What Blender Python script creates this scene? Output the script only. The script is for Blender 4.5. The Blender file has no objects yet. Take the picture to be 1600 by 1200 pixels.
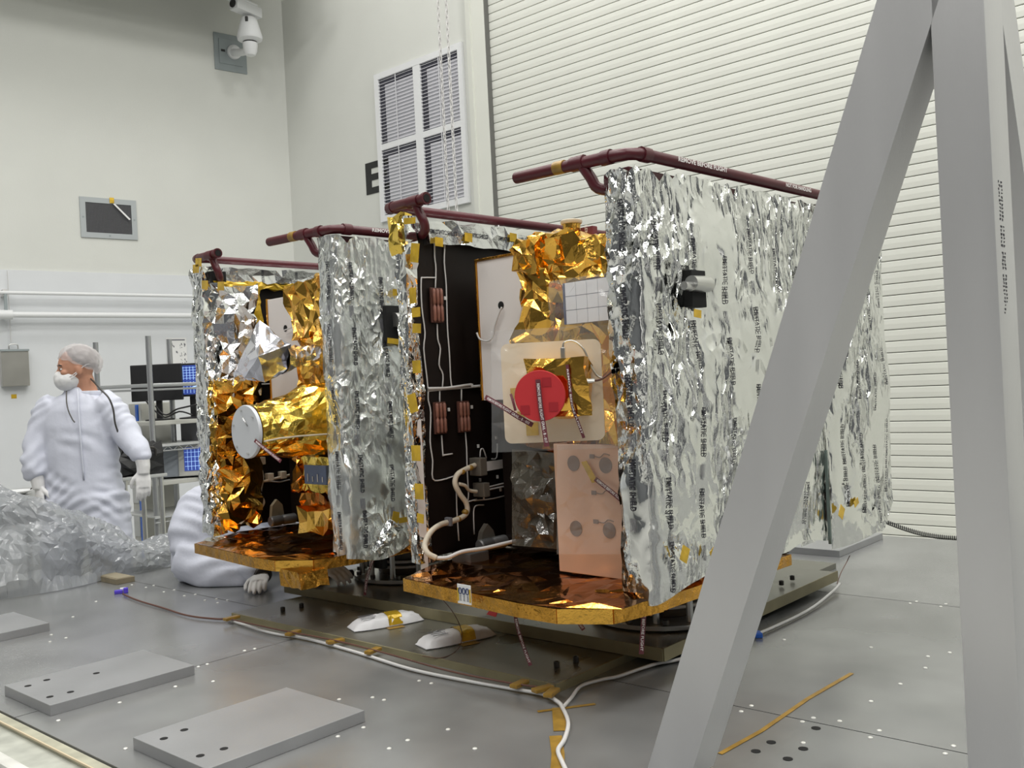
import bpy, bmesh, math, random
from mathutils import Vector, Matrix, noise
from mathutils.bvhtree import BVHTree
scene = bpy.context.scene
# ------------------------------------------------------------------ camera
FPX = 1480.0                      # focal length in pixels of the 1600x1200 frame
ROLL = math.atan(0.05)
CR, SR = math.cos(ROLL), math.sin(ROLL)
CAMZ = 0.85                       # above the steel deck (z = 0)
cam_d = bpy.data.cameras.new('camera')
cam_d.sensor_width = 36.0
cam_d.lens = 36.0 * FPX / 1600.0
cam_d.clip_start = 0.05
cam = bpy.data.objects.new('camera', cam_d)
scene.collection.objects.link(cam)
cam.matrix_world = Matrix(((CR, SR, 0, 0), (0, 0, -1, 0), (-SR, CR, 0, CAMZ), (0, 0, 0, 1)))
scene.camera = cam
# ------------------------------------------------------------------ world, lights, exposure
w = bpy.data.worlds.new('world'); scene.world = w; w.use_nodes = True
w.node_tree.nodes['Background'].inputs[0].default_value = (0.8, 0.85, 0.9, 1)
w.node_tree.nodes['Background'].inputs[1].default_value = 0.3
scene.view_settings.view_transform = 'Standard'
scene.view_settings.look = 'None'
scene.view_settings.gamma = 1.0
scene.view_settings.exposure = 0.10
# deck frame: X = away-right along the long plates, Y = away-left along the door wall
E2 = Vector((0.6617, 0.7497, 0)); E1 = Vector((-0.7497, 0.6617, 0))
DROT = math.atan2(E2.y, E2.x)
def D(x, y, z=0.0):
    return E2 * x + E1 * y + Vector((0, 0, z))
def area_light(loc, sx, sy, power, col=(1, 0.98, 0.95)):
    l = bpy.data.lights.new('ceiling_lamp_light', 'AREA'); l.shape = 'RECTANGLE'
    l.size = sx; l.size_y = sy; l.energy = power; l.color = col
    o = bpy.data.objects.new('ceiling_lamp_light', l); scene.collection.objects.link(o)
    o.location = loc; o.rotation_euler = (0, 0, DROT)
    return o
CEIL = 7.6
for lx in (-3.6, -0.6, 2.4, 5.0):
    for ly, pw in ((-4.6, 92), (-0.8, 92), (3.0, 92), (6.4, 50)):
        area_light(D(lx, ly, CEIL - 0.45), 1.1, 1.1, pw, (1.0, 0.985, 0.95))
# ------------------------------------------------------------------ pixel -> place helpers
def ray(px, py):
    u = px - 800.0; v = 600.0 - py
    return Vector((u * CR + v * SR, FPX, -u * SR + v * CR))
CAMP = Vector((0, 0, CAMZ))
def onz(px, py, z=0.0):
    d = ray(px, py); return CAMP + d * ((z - CAMZ) / d.z)
def atY(px, py, y):
    d = ray(px, py); return CAMP + d * (y / d.y)
def onplane(px, py, p0, n):
    d = ray(px, py); return CAMP + d * ((Vector(p0) - CAMP).dot(n) / d.dot(n))
def dk(p):
    return Vector((p.dot(E2), p.dot(E1), p.z))
# ------------------------------------------------------------------ mesh helpers
COL = scene.collection
class MB:
    def __init__(s): s.v = []; s.f = []
    def add(s, vs, fs):
        o = len(s.v); s.v += [tuple(p) for p in vs]; s.f += [tuple(i + o for i in f) for f in fs]; return s
    def box(s, a, b):
        x0, y0, z0 = a; x1, y1, z1 = b
        return s.add([(x0,y0,z0),(x1,y0,z0),(x1,y1,z0),(x0,y1,z0),(x0,y0,z1),(x1,y0,z1),(x1,y1,z1),(x0,y1,z1)],
                     [(0,3,2,1),(4,5,6,7),(0,1,5,4),(1,2,6,5),(2,3,7,6),(3,0,4,7)])
    def bbox(s, a, b, r):        # box with chamfered vertical and horizontal edges
        lo = Vector((min(a[i], b[i]) for i in range(3))); hi = Vector((max(a[i], b[i]) for i in range(3)))
        bm = bmesh.new(); bmesh.ops.create_cube(bm, size=1)
        for v in bm.verts: v.co = Vector(((lo[i] + hi[i]) / 2 + v.co[i] * (hi[i] - lo[i]) for i in range(3)))
        bmesh.ops.bevel(bm, geom=bm.edges[:], offset=r, segments=2, affect='EDGES', profile=0.6)
        bm.verts.index_update()
        s.add([v.co for v in bm.verts], [[v.index for v in f.verts] for f in bm.faces]); bm.free(); return s
    def prism(s, pts, axis, h):   # polygon pts (3D) extruded by vector
        n = len(pts); h = Vector(h); pts = [Vector(p) for p in pts]
        return s.add(pts + [p + h for p in pts], [tuple(range(n))[::-1], tuple(range(n, 2 * n))] +
                     [(i, (i + 1) % n, n + (i + 1) % n, n + i) for i in range(n)])
    def tube(s, path, r, n=8, cap=True, closed=False):
        path = [Vector(p) for p in path]; m = len(path); rs = r if isinstance(r, (list, tuple)) else [r] * m
        rings = []; up = None
        for i, p in enumerate(path):
            a = path[i - 1] if (i or closed) else p; b = path[(i + 1) % m] if (i < m - 1 or closed) else p
            t = (b - a)
            if t.length < 1e-9: t = Vector((0, 0, 1))
            t.normalize()
            if up is None:
                up = t.orthogonal().normalized()
            up = (up - t * up.dot(t))
            if up.length < 1e-6: up = t.orthogonal()
            up.normalize(); sd = t.cross(up)
            rings.append([p + (up * math.cos(2*math.pi*k/n) + sd * math.sin(2*math.pi*k/n)) * rs[i] for k in range(n)])
        vs = [q for rg in rings for q in rg]; fs = []
        for i in range(m if closed else m - 1):
            j = (i + 1) % m
            for k in range(n):
                fs.append((i*n+k, i*n+(k+1)%n, j*n+(k+1)%n, j*n+k))
        if cap and not closed:
            fs.append(tuple(range(n))[::-1]); fs.append(tuple((m-1)*n+k for k in range(n)))
        return s.add(vs, fs)
    def lathe(s, prof, n=24, M=None):    # prof (r,z)
        M = M or Matrix()
        vs = []; fs = []; m = len(prof)
        for r, z in prof:
            for k in range(n):
                a = 2*math.pi*k/n; vs.append(M @ Vector((r*math.cos(a), r*math.sin(a), z)))
        for i in range(m-1):
            for k in range(n): fs.append((i*n+k, i*n+(k+1)%n, (i+1)*n+(k+1)%n, (i+1)*n+k))
        fs.append(tuple(range(n))[::-1]); fs.append(tuple((m-1)*n+k for k in range(n)))
        return s.add(vs, fs)
    def ball(s, c, r, n=12, m=8, M=None):
        c = Vector(c); r = r if isinstance(r, (list, tuple)) else (r, r, r)
        vs = []; fs = []
        for i in range(m+1):
            t = math.pi * (0.02 + 0.96*i/m)
            for k in range(n):
                a = 2*math.pi*k/n
                q = Vector((r[0]*math.sin(t)*math.cos(a), r[1]*math.sin(t)*math.sin(a), r[2]*math.cos(t)))
                vs.append(c + (M @ q if M else q))
        for i in range(m):
            for k in range(n): fs.append((i*n+k, (i+1)*n+k, (i+1)*n+(k+1)%n, i*n+(k+1)%n))
        fs.append(tuple(range(n))); fs.append(tuple(m*n+k for k in range(n))[::-1])
        return s.add(vs, fs)
    def quad(s, a, b, c, d): return s.add([a, b, c, d], [(0, 1, 2, 3)])
    def slab(s, a, b, c, d, t):          # quad with thickness along its normal (behind it)
        a, b, c, d = map(Vector, (a, b, c, d)); n = (b - a).cross(d - a).normalized() * (-t)
        return s.add([a, b, c, d, a+n, b+n, c+n, d+n], [(0,1,2,3),(7,6,5,4),(0,4,5,1),(1,5,6,2),(2,6,7,3),(3,7,4,0)])
    def xf(s, M): s.v = [tuple(M @ Vector(p)) for p in s.v]; return s
    def build(s, name, mat, parent=None, smooth=False, label=None, kind=None, recalc=True):
        me = bpy.data.meshes.new(name); me.from_pydata(s.v, [], s.f)
        if recalc:
            bm = bmesh.new(); bm.from_mesh(me); bmesh.ops.recalc_face_normals(bm, faces=bm.faces[:]); bm.to_mesh(me); bm.free()
        me.materials.append(mat)
        if smooth:
            me.polygons.foreach_set('use_smooth', [True] * len(me.polygons))
            if smooth != 'all':
                try: me.set_sharp_from_angle(angle=math.radians(40))
                except Exception: pass
        o = bpy.data.objects.new(name, me); COL.objects.link(o)
        if parent is not None: o.parent = parent
        if label: o['label'] = label
        if kind: o['kind'] = kind
        return o
def thing(name, label, cat, loc=(0, 0, 0), rotz=0.0, group=None):
    o = bpy.data.objects.new(name, None); COL.objects.link(o)
    o.empty_display_size = 0.1
    o.location = loc; o.rotation_euler = (0, 0, rotz); o['label'] = label; o['category'] = cat
    if group: o['group'] = group
    return o
def tag(o, label, cat, group=None):
    o['label'] = label; o['category'] = cat
    if group: o['group'] = group
    return o
def struct(o): o['kind'] = 'structure'; return o
def dup(o, parent=None):
    c = o.copy(); COL.objects.link(c)
    if parent is not None: c.parent = parent
    return c
def centre_origin(o):
    """move a world-space mesh's origin to its base centre"""
    me = o.data
    xs = [v.co for v in me.vertices]
    c = Vector(((min(p.x for p in xs)+max(p.x for p in xs))/2, (min(p.y for p in xs)+max(p.y for p in xs))/2, min(p.z for p in xs)))
    me.transform(Matrix.Translation(-c)); o.location = o.location + c
    return o
def smoothpath(pts, n=6):
    pts = [Vector(p) for p in pts]; out = []
    for i in range(len(pts)-1):
        p0 = pts[max(i-1,0)]; p1 = pts[i]; p2 = pts[i+1]; p3 = pts[min(i+2,len(pts)-1)]
        for k in range(n):
            t = k/n
            out.append(0.5*((2*p1)+(p2-p0)*t+(2*p0-5*p1+4*p2-p3)*t*t+(3*p1-p0-3*p2+p3)*t**3))
    out.append(pts[-1]); return out
# ------------------------------------------------------------------ crumpled foil
def tri(x): return abs((x % 1.0) * 2 - 1) * 2 - 1
class Crumple:
    def __init__(s, seed, freqs, amps):
        r = random.Random(seed); s.t = []
        for f, a in zip(freqs, amps):
            for k in range(3):
                d = Vector((r.gauss(0,1), r.gauss(0,1), r.gauss(0,1))).normalized()
                s.t.append((d * f * r.uniform(.7, 1.4), r.random(), a / 1.8))
    def __call__(s, p):
        return sum(a * tri(d.dot(p) + ph) for d, ph, a in s.t)
def foil_sheet(f, nu, nv, amp, seed, jit=0.35, folds=None, fold_amp=0.0, pin=0.0, wrapu=False, mask=False):
    """f(u,v)->point; random crumple; returns MB.  pin = fraction of amplitude kept at the border"""
    rng = random.Random(seed); mb = MB(); nuu = nu if wrapu else nu + 1
    cr = folds
    P = {}
    for i in range(nuu):
        for j in range(nv + 1):
            bu = (not wrapu) and (i == 0 or i == nu); bv = j == 0 or j == nv
            u = (i + (0 if bu else rng.uniform(-jit, jit))) / nu
            v = (j + (0 if bv else rng.uniform(-jit, jit))) / nv
            p = Vector(f(u, v)); e = 1e-3
            n = (Vector(f(u + e, v)) - Vector(f(u - e, v))).cross(Vector(f(u, v + e)) - Vector(f(u, v - e)))
            if n.length > 0: n.normalize()
            k = pin if (bu or bv) else 1.0
            ma = 1.0
            if mask:
                ma = noise.noise(p * 3.2 + Vector((seed * 1.7, 0, 0))) + .5 * noise.noise(p * 8 + Vector((0, seed, 0)))
                ma = .18 + 1.15 * min(1, max(0, (ma + .18) / .45))
            h = amp * ma * rng.gauss(0, 0.6) + (cr(p) * fold_amp if cr else 0)
            P[i, j] = p + n * h * k
    idx = {}
    for i in range(nuu):
        for j in range(nv + 1):
            idx[i, j] = len(mb.v); mb.v.append(tuple(P[i, j]))
    for i in range(nu):
        for j in range(nv):
            i2 = (i + 1) % nuu if wrapu else i + 1
            a, b, c, d = idx[i, j], idx[i2, j], idx[i2, j+1], idx[i, j+1]
            if rng.random() < .5: mb.f += [(a, b, c), (a, c, d)]
            else: mb.f += [(a, b, d), (b, c, d)]
    return mb
def foil_box(lo, hi, cell, amp, seed, folds=None, fold_amp=0.0, shape=None):
    """closed box whose skin is crumpled foil.  shape(p)->p optional pre-deform"""
    rng = random.Random(seed); lo = Vector(lo); hi = Vector(hi)
    n = [max(2, int(round((hi[i]-lo[i]) / cell))) for i in range(3)]
    mb = MB(); idx = {}
    def vert(a, b, c):
        k = (a, b, c)
        if k not in idx:
            p = Vector((lo[i] + (hi[i]-lo[i]) * k[i] / n[i] for i in range(3)))
            if shape: p = Vector(shape(p))
            for i in range(3):
                inplane = 0 < k[i] < n[i]
                p[i] += rng.uniform(-.3, .3) * (hi[i]-lo[i]) / n[i] if inplane else rng.gauss(0, .6) * amp
            if folds: p += Vector((folds(p), folds(p + Vector((3.1, 1.7, 0))), folds(p + Vector((0, 5.3, 2.2))))) * fold_amp
            idx[k] = len(mb.v); mb.v.append(tuple(p))
        return idx[k]
    def q(a, b, c, d):
        if rng.random() < .5: mb.f.extend([(a, b, c), (a, c, d)])
        else: mb.f.extend([(a, b, d), (b, c, d)])
    for i in range(n[0]):
        for j in range(n[1]):
            q(vert(i,j,0), vert(i,j+1,0), vert(i+1,j+1,0), vert(i+1,j,0))
            q(vert(i,j,n[2]), vert(i+1,j,n[2]), vert(i+1,j+1,n[2]), vert(i,j+1,n[2]))
    for i in range(n[0]):
        for k in range(n[2]):
            q(vert(i,0,k), vert(i+1,0,k), vert(i+1,0,k+1), vert(i,0,k+1))
            q(vert(i,n[1],k), vert(i,n[1],k+1), vert(i+1,n[1],k+1), vert(i+1,n[1],k))
    for j in range(n[1]):
        for k in range(n[2]):
            q(vert(0,j,k), vert(0,j,k+1), vert(0,j+1,k+1), vert(0,j+1,k))
            q(vert(n[0],j,k), vert(n[0],j+1,k), vert(n[0],j+1,k+1), vert(n[0],j,k+1))
    return mb
# ------------------------------------------------------------------ lettering
_txt = {}
def text_mesh(s, bold=0.0):
    """flat lettering, cap height 1, lying in xy from x=0; returns (verts, faces, width)"""
    if (s, bold) in _txt: return _txt[s, bold]
    c = bpy.data.curves.new('lettering', 'FONT'); c.body = s; c.resolution_u = 2; c.fill_mode = 'FRONT'; c.offset = bold
    o = bpy.data.objects.new('lettering', c); COL.objects.link(o)
    dg = bpy.context.evaluated_depsgraph_get(); me = o.evaluated_get(dg).to_mesh()
    vs = [v.co.copy() for v in me.vertices]; fs = [tuple(p.vertices) for p in me.polygons]
    o.evaluated_get(dg).to_mesh_clear()
    bpy.data.objects.remove(o); bpy.data.curves.remove(c)
    x0 = min(v.x for v in vs); x1 = max(v.x for v in vs); y0 = min(v.y for v in vs); y1 = max(v.y for v in vs)
    k = 1.0 / max(y1 - y0, 1e-6)
    r = ([Vector(((v.x-x0)*k, (v.y-y0)*k, 0)) for v in vs], fs, (x1-x0)*k)
    _txt[s, bold] = r; return r
def put_text(mb, s, org, right, up, h, width=None, bold=0.0, bvh=None, proj=None, eps=0.0015):
    vs, fs, wd = text_mesh(s, bold)
    right = Vector(right).normalized(); up = Vector(up).normalized(); org = Vector(org)
    kx = (width / wd) if width else h
    out = []
    for v in vs:
        p = org + right * v.x * kx + up * v.y * h
        if bvh is not None:
            hit = bvh.ray_cast(p - proj * 0.3, proj, 0.7)
            if hit[0] is not None: p = hit[0] - proj * eps
        out.append(p)
    if bvh is not None:      # the print bridges the finest creases
        d = [p.dot(proj) for p in out]; q = [(p - org).dot(right) for p in out]
        for i, p in enumerate(out):
            near = min(dj for dj, qj in zip(d, q) if abs(qj - q[i]) < h * .7)
            out[i] = p + proj * (near - d[i]) * .85
    mb.add(out, fs)
    return kx * wd
# ------------------------------------------------------------------ materials
def mat(name, col, rough=0.5, metal=0.0, bump=0.0, bscale=40.0, var=0.0, vscale=4.0, stretch=(1,1,1), rvar=0.0, spec=0.5,
        alpha=1.0, trans=0.0, emit=None, bdist=0.01, kind='noise', detail=4.0, coat=0.0, bump2=0.0, b2scale=8.0, var2=None):
    m = bpy.data.materials.new(name); m.use_nodes = True; nt = m.node_tree; N = nt.nodes; L = nt.links
    b = N['Principled BSDF']
    b.inputs['Base Color'].default_value = (*col, 1); b.inputs['Roughness'].default_value = rough
    b.inputs['Metallic'].default_value = metal; b.inputs['Specular IOR Level'].default_value = spec
    b.inputs['Alpha'].default_value = alpha; b.inputs['Transmission Weight'].default_value = trans
    b.inputs['Coat Weight'].default_value = coat
    if emit: b.inputs['Emission Color'].default_value = (*emit[:3], 1); b.inputs['Emission Strength'].default_value = emit[3]
    if bump or var or rvar or bump2:
        tc = N.new('ShaderNodeTexCoord'); mp = N.new('ShaderNodeMapping'); mp.inputs['Scale'].default_value = stretch
        L.new(tc.outputs['Object'], mp.inputs[0])
    if var or rvar:
        t = N.new('ShaderNodeTexNoise'); t.inputs['Scale'].default_value = vscale; t.inputs['Detail'].default_value = 2
        L.new(mp.outputs[0], t.inputs['Vector'])
        if var:
            mx = N.new('ShaderNodeMix'); mx.data_type = 'RGBA'
            rp = N.new('ShaderNodeMapRange'); rp.interpolation_type = 'SMOOTHSTEP'; rp.inputs['From Min'].default_value = .2; rp.inputs['From Max'].default_value = .8
            L.new(t.outputs['Fac'], rp.inputs['Value']); L.new(rp.outputs[0], mx.inputs['Factor'])
            mx.inputs['A'].default_value = (*[c*(1-var) for c in col], 1)
            mx.inputs['B'].default_value = (*(var2 if var2 else [min(1, c*(1+var)) for c in col]), 1)
            L.new(mx.outputs['Result'], b.inputs['Base Color'])
        if rvar:
            r2 = N.new('ShaderNodeMapRange'); r2.interpolation_type = 'SMOOTHSTEP'; r2.inputs['From Min'].default_value = .2; r2.inputs['From Max'].default_value = .8
            r2.inputs['To Min'].default_value = max(0, rough - rvar); r2.inputs['To Max'].default_value = rough + rvar
            L.new(t.outputs['Fac'], r2.inputs['Value']); L.new(r2.outputs[0], b.inputs['Roughness'])
    last = None
    for st, sc, kd in ((bump2, b2scale, 'noise'), (bump, bscale, kind)):
        if not st: continue
        if kd == 'voronoi':
            t = N.new('ShaderNodeTexVoronoi'); t.inputs['Scale'].default_value = sc; out = t.outputs['Distance']
        else:
            t = N.new('ShaderNodeTexNoise'); t.inputs['Scale'].default_value = sc; t.inputs['Detail'].default_value = detail; out = t.outputs['Fac']
        L.new(mp.outputs[0], t.inputs['Vector'])
        bp = N.new('ShaderNodeBump'); bp.inputs['Strength'].default_value = st; bp.inputs['Distance'].default_value = bdist
        L.new(out, bp.inputs['Height'])
        if last is not None: L.new(last.outputs[0], bp.inputs['Normal'])
        last = bp
    if last is not None: L.new(last.outputs[0], b.inputs['Normal'])
    return m
M_wall = mat('wall_paint', (0.67, 0.68, 0.64), 0.7, bump=0.08, bscale=90, var=0.02, vscale=2)
M_wall_lo = mat('wall_panel_white', (0.70, 0.72, 0.74), 0.5, var=0.02, vscale=3)
M_door = mat('door_enamel', (0.71, 0.72, 0.66), 0.45, var=0.02, vscale=2)
M_doorback = mat('door_gap', (0.14, 0.14, 0.13), 0.7)
M_ceil = mat('ceiling_paint', (0.62, 0.63, 0.62), 0.8)
M_floor = mat('floor_paint', (0.42, 0.42, 0.40), 0.4, var=0.08)
M_rear = mat('rear_wall_paint', (0.11, 0.115, 0.125), 0.8)
M_dark = mat('dark_machine', (0.04, 0.042, 0.045), 0.5)
M_deck = mat('deck_steel', (0.33, 0.335, 0.335), 0.27, 0.55, var=0.14, vscale=4)
M_deckedge = mat('deck_edge_paint', (0.40, 0.39, 0.30), 0.55, var=0.2, vscale=12)
M_whitepaint = mat('chipped_white_paint', (0.66, 0.66, 0.62), 0.5, var=0.14, vscale=9)
M_plate = mat('tooling_plate', (0.36, 0.365, 0.375), 0.42, 0.5, bump=0.05, bscale=120, var=0.08, vscale=5)
M_baseplate = mat('olive_plate', (0.19, 0.185, 0.155), 0.30, 0.5, var=0.12, vscale=4, rvar=.06)
M_baseedge = mat('olive_plate_edge', (0.27, 0.24, 0.14), 0.5, 0.2, var=0.15, vscale=8)
M_alu = mat('aluminium_tube', (0.64, 0.64, 0.645), 0.38, 0.5, bump=0.04, bscale=200, var=0.05, vscale=6, stretch=(1,1,.2), rvar=.05)
M_steel = mat('bright_steel', (0.62, 0.62, 0.6), 0.28, 0.95)
M_dsteel = mat('dark_steel', (0.09, 0.085, 0.08), 0.4, 0.6)
M_black = mat('black_plastic', (0.015, 0.015, 0.016), 0.45)
M_hole = mat('hole_black', (0.008, 0.008, 0.008), 0.9)
M_white = mat('white_enamel', (0.78, 0.79, 0.80), 0.4)
M_grey = mat('grey_paint', (0.30, 0.34, 0.35), 0.5)
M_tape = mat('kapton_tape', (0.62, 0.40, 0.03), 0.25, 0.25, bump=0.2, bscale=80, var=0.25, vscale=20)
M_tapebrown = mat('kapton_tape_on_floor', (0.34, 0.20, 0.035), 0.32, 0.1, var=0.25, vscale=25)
M_gold = mat('gold_blanket', (0.86, 0.49, 0.09), 0.17, 1.0, bump=0.25, bscale=45, bdist=.006, bump2=.25, b2scale=16)
M_yellowgold = mat('yellow_gold_blanket', (0.93, 0.66, 0.13), 0.17, 1.0, bump=0.3, bscale=55, bdist=.006, bump2=.25, b2scale=18)
M_amber = mat('amber_kapton', (0.50, 0.20, 0.035), 0.15, 1.0, bump=0.2, bscale=22, bdist=.01, var=.3, vscale=5)
M_amberedge = mat('amber_tape_edge', (0.70, 0.36, 0.06), 0.2, 1.0, bump=0.5, bscale=34, bdist=.012, var=.25, vscale=14, bump2=.4, b2scale=12)
def film(name, col, rough, s1, s2, strength, lim=(.44, .56), stretch=(1, 1, .55), metal=1.0):
    """metallised film: smooth areas and crinkled areas side by side"""
    m = mat(name, col, rough, metal); nt = m.node_tree; N = nt.nodes; L = nt.links; b = N['Principled BSDF']
    tc = N.new('ShaderNodeTexCoord'); mp = N.new('ShaderNodeMapping'); mp.inputs['Scale'].default_value = stretch
    L.new(tc.outputs['Object'], mp.inputs[0])
    t0 = N.new('ShaderNodeTexNoise'); t0.inputs['Scale'].default_value = 5; t0.inputs['Detail'].default_value = 4; L.new(mp.outputs[0], t0.inputs['Vector'])
    r0 = N.new('ShaderNodeMapRange'); r0.inputs['From Min'].default_value = lim[0]; r0.inputs['From Max'].default_value = lim[1]
    r0.inputs['To Min'].default_value = .06; r0.inputs['To Max'].default_value = strength
    L.new(t0.outputs['Fac'], r0.inputs['Value'])
    last = None
    for sc_, kd, k, dist in ((s1, 'v', 1.0, .02), (s2, 'n', .7, .008)):
        if kd == 'v':
            t = N.new('ShaderNodeTexVoronoi'); t.inputs['Scale'].default_value = sc_; o = t.outputs['Distance']
            w_ = N.new('ShaderNodeTexNoise'); w_.inputs['Scale'].default_value = 9; L.new(mp.outputs[0], w_.inputs['Vector'])
            ad = N.new('ShaderNodeMix'); ad.data_type = 'RGBA'; ad.blend_type = 'LINEAR_LIGHT'; ad.inputs['Factor'].default_value = .12
            L.new(mp.outputs[0], ad.inputs['A']); L.new(w_.outputs['Color'], ad.inputs['B']); L.new(ad.outputs['Result'], t.inputs['Vector'])
        else:
            t = N.new('ShaderNodeTexNoise'); t.inputs['Scale'].default_value = sc_; t.inputs['Detail'].default_value = 3; o = t.outputs['Fac']
            L.new(mp.outputs[0], t.inputs['Vector'])
        bp = N.new('ShaderNodeBump'); bp.inputs['Distance'].default_value = dist
        ml = N.new('ShaderNodeMath'); ml.operation = 'MULTIPLY'; ml.inputs[1].default_value = k; L.new(r0.outputs[0], ml.inputs[0]); L.new(ml.outputs[0], bp.inputs['Strength'])
        L.new(o, bp.inputs['Height'])
        if last: L.new(last.outputs[0], bp.inputs['Normal'])
        last = bp
    L.new(last.outputs[0], b.inputs['Normal'])
    return m
M_silver = film('silver_shield_film', (0.86, 0.87, 0.85), 0.10, 20, 55, 1.25, (.405,.52))
M_silver_fine = mat('silver_shield_film_flat', (0.80, 0.81, 0.81), 0.16, 1.0, bump=0.35, bscale=35, bdist=.008)
M_print = mat('print_black', (0.02, 0.02, 0.03), 0.6)
M_printgrey = mat('print_grey', (0.16, 0.16, 0.18), 0.6)
M_printwhite = mat('print_white', (0.85, 0.82, 0.80), 0.6)
M_red = mat('maroon_pipe', (0.080, 0.009, 0.015), 0.38, var=.15, vscale=12)
M_redcover = mat('red_cover', (0.52, 0.025, 0.03), 0.55, var=.06)
M_tagred = mat('maroon_ribbon', (0.13, 0.025, 0.035), 0.6)
M_panelblack = mat('black_composite', (0.009, 0.006, 0.005), 0.42, var=.3, vscale=6, spec=.22)
M_wire = mat('white_wire', (0.62, 0.61, 0.60), 0.5)
M_cable = mat('cream_cable', (0.62, 0.55, 0.44), 0.6, var=.15, vscale=30)
M_brown = mat('resistor_brown', (0.24, 0.10, 0.07), 0.5, var=.25, vscale=60)
M_radiator = mat('white_radiator', (0.78, 0.74, 0.72), 0.45)
M_tan = mat('tan_board', (0.80, 0.67, 0.49), 0.5, var=.05, vscale=6)
M_pink = mat('copper_pink_film', (0.76, 0.49, 0.35), 0.30, 0.25, var=.12, vscale=4, bump=.08, bscale=12)
M_greydot = mat('grey_dot', (0.22, 0.17, 0.15), 0.55)
def clear_mat(name, tint, a, rough=0.1, bump=.3, bscale=25):
    m = mat(name, tint, rough, bump=bump, bscale=bscale, alpha=a, spec=.8); return m
M_clear = clear_mat('clear_film', (0.75, 0.76, 0.76), 0.16)
M_smoke = clear_mat('grey_antistatic_film', (0.36, 0.38, 0.40), 0.55, 0.12, .6, 22)
M_darkfilm = clear_mat('dark_film', (0.10, 0.09, 0.07), 0.75, 0.12, .5, 25)
M_suit = mat('coverall_white', (0.62, 0.64, 0.73), 0.75, bump=.2, bscale=30, spec=.3)
M_glove = mat('glove_white', (0.80, 0.79, 0.78), 0.6, bump=.1, bscale=60)
M_skin = mat('skin', (0.50, 0.25, 0.16), 0.55, var=.08, vscale=20)
M_cap = mat('bouffant_cap', (0.74, 0.70, 0.70), 0.7, alpha=.46, bump=.4, bscale=40, stretch=(1,1,.4))
M_hair = mat('dark_hair', (0.06, 0.045, 0.04), 0.7, var=.4, vscale=30)
M_mask = mat('mask_white', (0.72, 0.72, 0.72), 0.8, bump=.15, bscale=60)
M_screen = mat('screen_blue', (0.02, 0.04, 0.16), 0.2, emit=(0.06, 0.10, 0.42, .55))
M_trace = mat('screen_trace', (0.4, 0.6, 0.8), 0.4, emit=(0.35, 0.55, 0.9, .9))
M_beige = mat('instrument_beige', (0.50, 0.50, 0.46), 0.5)
M_shelf = mat('rack_shelf', (0.52, 0.53, 0.52), 0.4, .3)
M_chrome = mat('rack_post', (0.45, 0.46, 0.47), 0.35, .8, bump=.2, bscale=120)
M_blue = mat('blue_plastic', (0.02, 0.12, 0.55), 0.4)
M_paper = mat('white_paper', (0.80, 0.80, 0.79), 0.6)
M_packet = mat('white_packet', (0.80, 0.80, 0.82), 0.45, bump=.2, bscale=40)
M_purple = mat('purple_plastic', (0.09, 0.05, 0.55), 0.4)
M_wood = mat('brown_block', (0.24, 0.20, 0.13), 0.6, var=.15, vscale=20)
M_brass = mat('brown_wire', (0.12, 0.05, 0.035), 0.5)
M_mirror = mat('radiator_mirror', (0.82, 0.82, 0.85), 0.15, .0)
M_mirrorblue = mat('blue_edge', (0.10, 0.12, 0.22), 0.25, .4)
# ================================================================== ROOM
GZ = -0.6
XW = 6.5                                     # door wall plane
CORN = (XW, 8.95)
LDIR = Vector((0.985, -0.173, 0)).normalized()   # along the left wall towards the corner (deck frame)
LN = Vector((-LDIR.y, LDIR.x, 0))                # away from the room
def LWd(s, off=0.0, z=0.0):                      # point on left wall, s metres from corner, off into the room
    p = Vector((CORN[0], CORN[1], 0)) - LDIR * s - LN * off
    return D(p.x, p.y, z)
LDW = (E2 * LDIR.x + E1 * LDIR.y)                # world direction to the corner
LNW = (E2 * LN.x + E1 * LN.y)                    # world outward normal
LROT = math.atan2(LDW.y, LDW.x)
def deckmesh(mb, name, m, **k):                  # mesh in deck coordinates, object rotated into place
    o = mb.build(name, m, **k); o.rotation_euler = (0, 0, DROT); return o
struct(deckmesh(MB().box((-7, -9, GZ-.1), (XW+.4, 12, GZ)), 'floor', M_floor))
struct(deckmesh(MB().box((-7, -9, CEIL), (XW+.4, 12, CEIL+.1)), 'ceiling', M_ceil))
struct(deckmesh(MB().box((-7.1, -9, GZ), (-7, 12, CEIL)), 'wall_rear', M_rear))
struct(deckmesh(MB().box((-7, -9.1, GZ), (XW+.4, -9, CEIL)), 'wall_right', M_rear))
# left wall with lower white panel
wl = MB(); a = LWd(0, 0, GZ); b = LWd(13.2, 0, GZ)
wl.add([a, b, b+LNW*.1, a+LNW*.1, *[p + Vector((0,0,CEIL-GZ)) for p in (a, b, b+LNW*.1, a+LNW*.1)]],
       [(0,3,2,1),(4,5,6,7),(0,1,5,4),(1,2,6,5),(2,3,7,6),(3,0,4,7)])
struct(wl.build('wall_left', M_wall))
def lw(px, py, off=0.0): return onplane(px, py, LWd(0, off), LNW)
zt = lw(150, 426, .03).z; zb2 = GZ
wl = MB(); a = LWd(0, .03, GZ); b = LWd(13, .03, GZ); h = Vector((0,0,zt-GZ))
wl.add([a, b, b+LNW*.03, a+LNW*.03, a+h, b+h, b+LNW*.03+h, a+LNW*.03+h], [(0,3,2,1),(4,5,6,7),(0,1,5,4),(1,2,6,5),(2,3,7,6),(3,0,4,7)])
struct(wl.build('trim_1', M_wall_lo))
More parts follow.
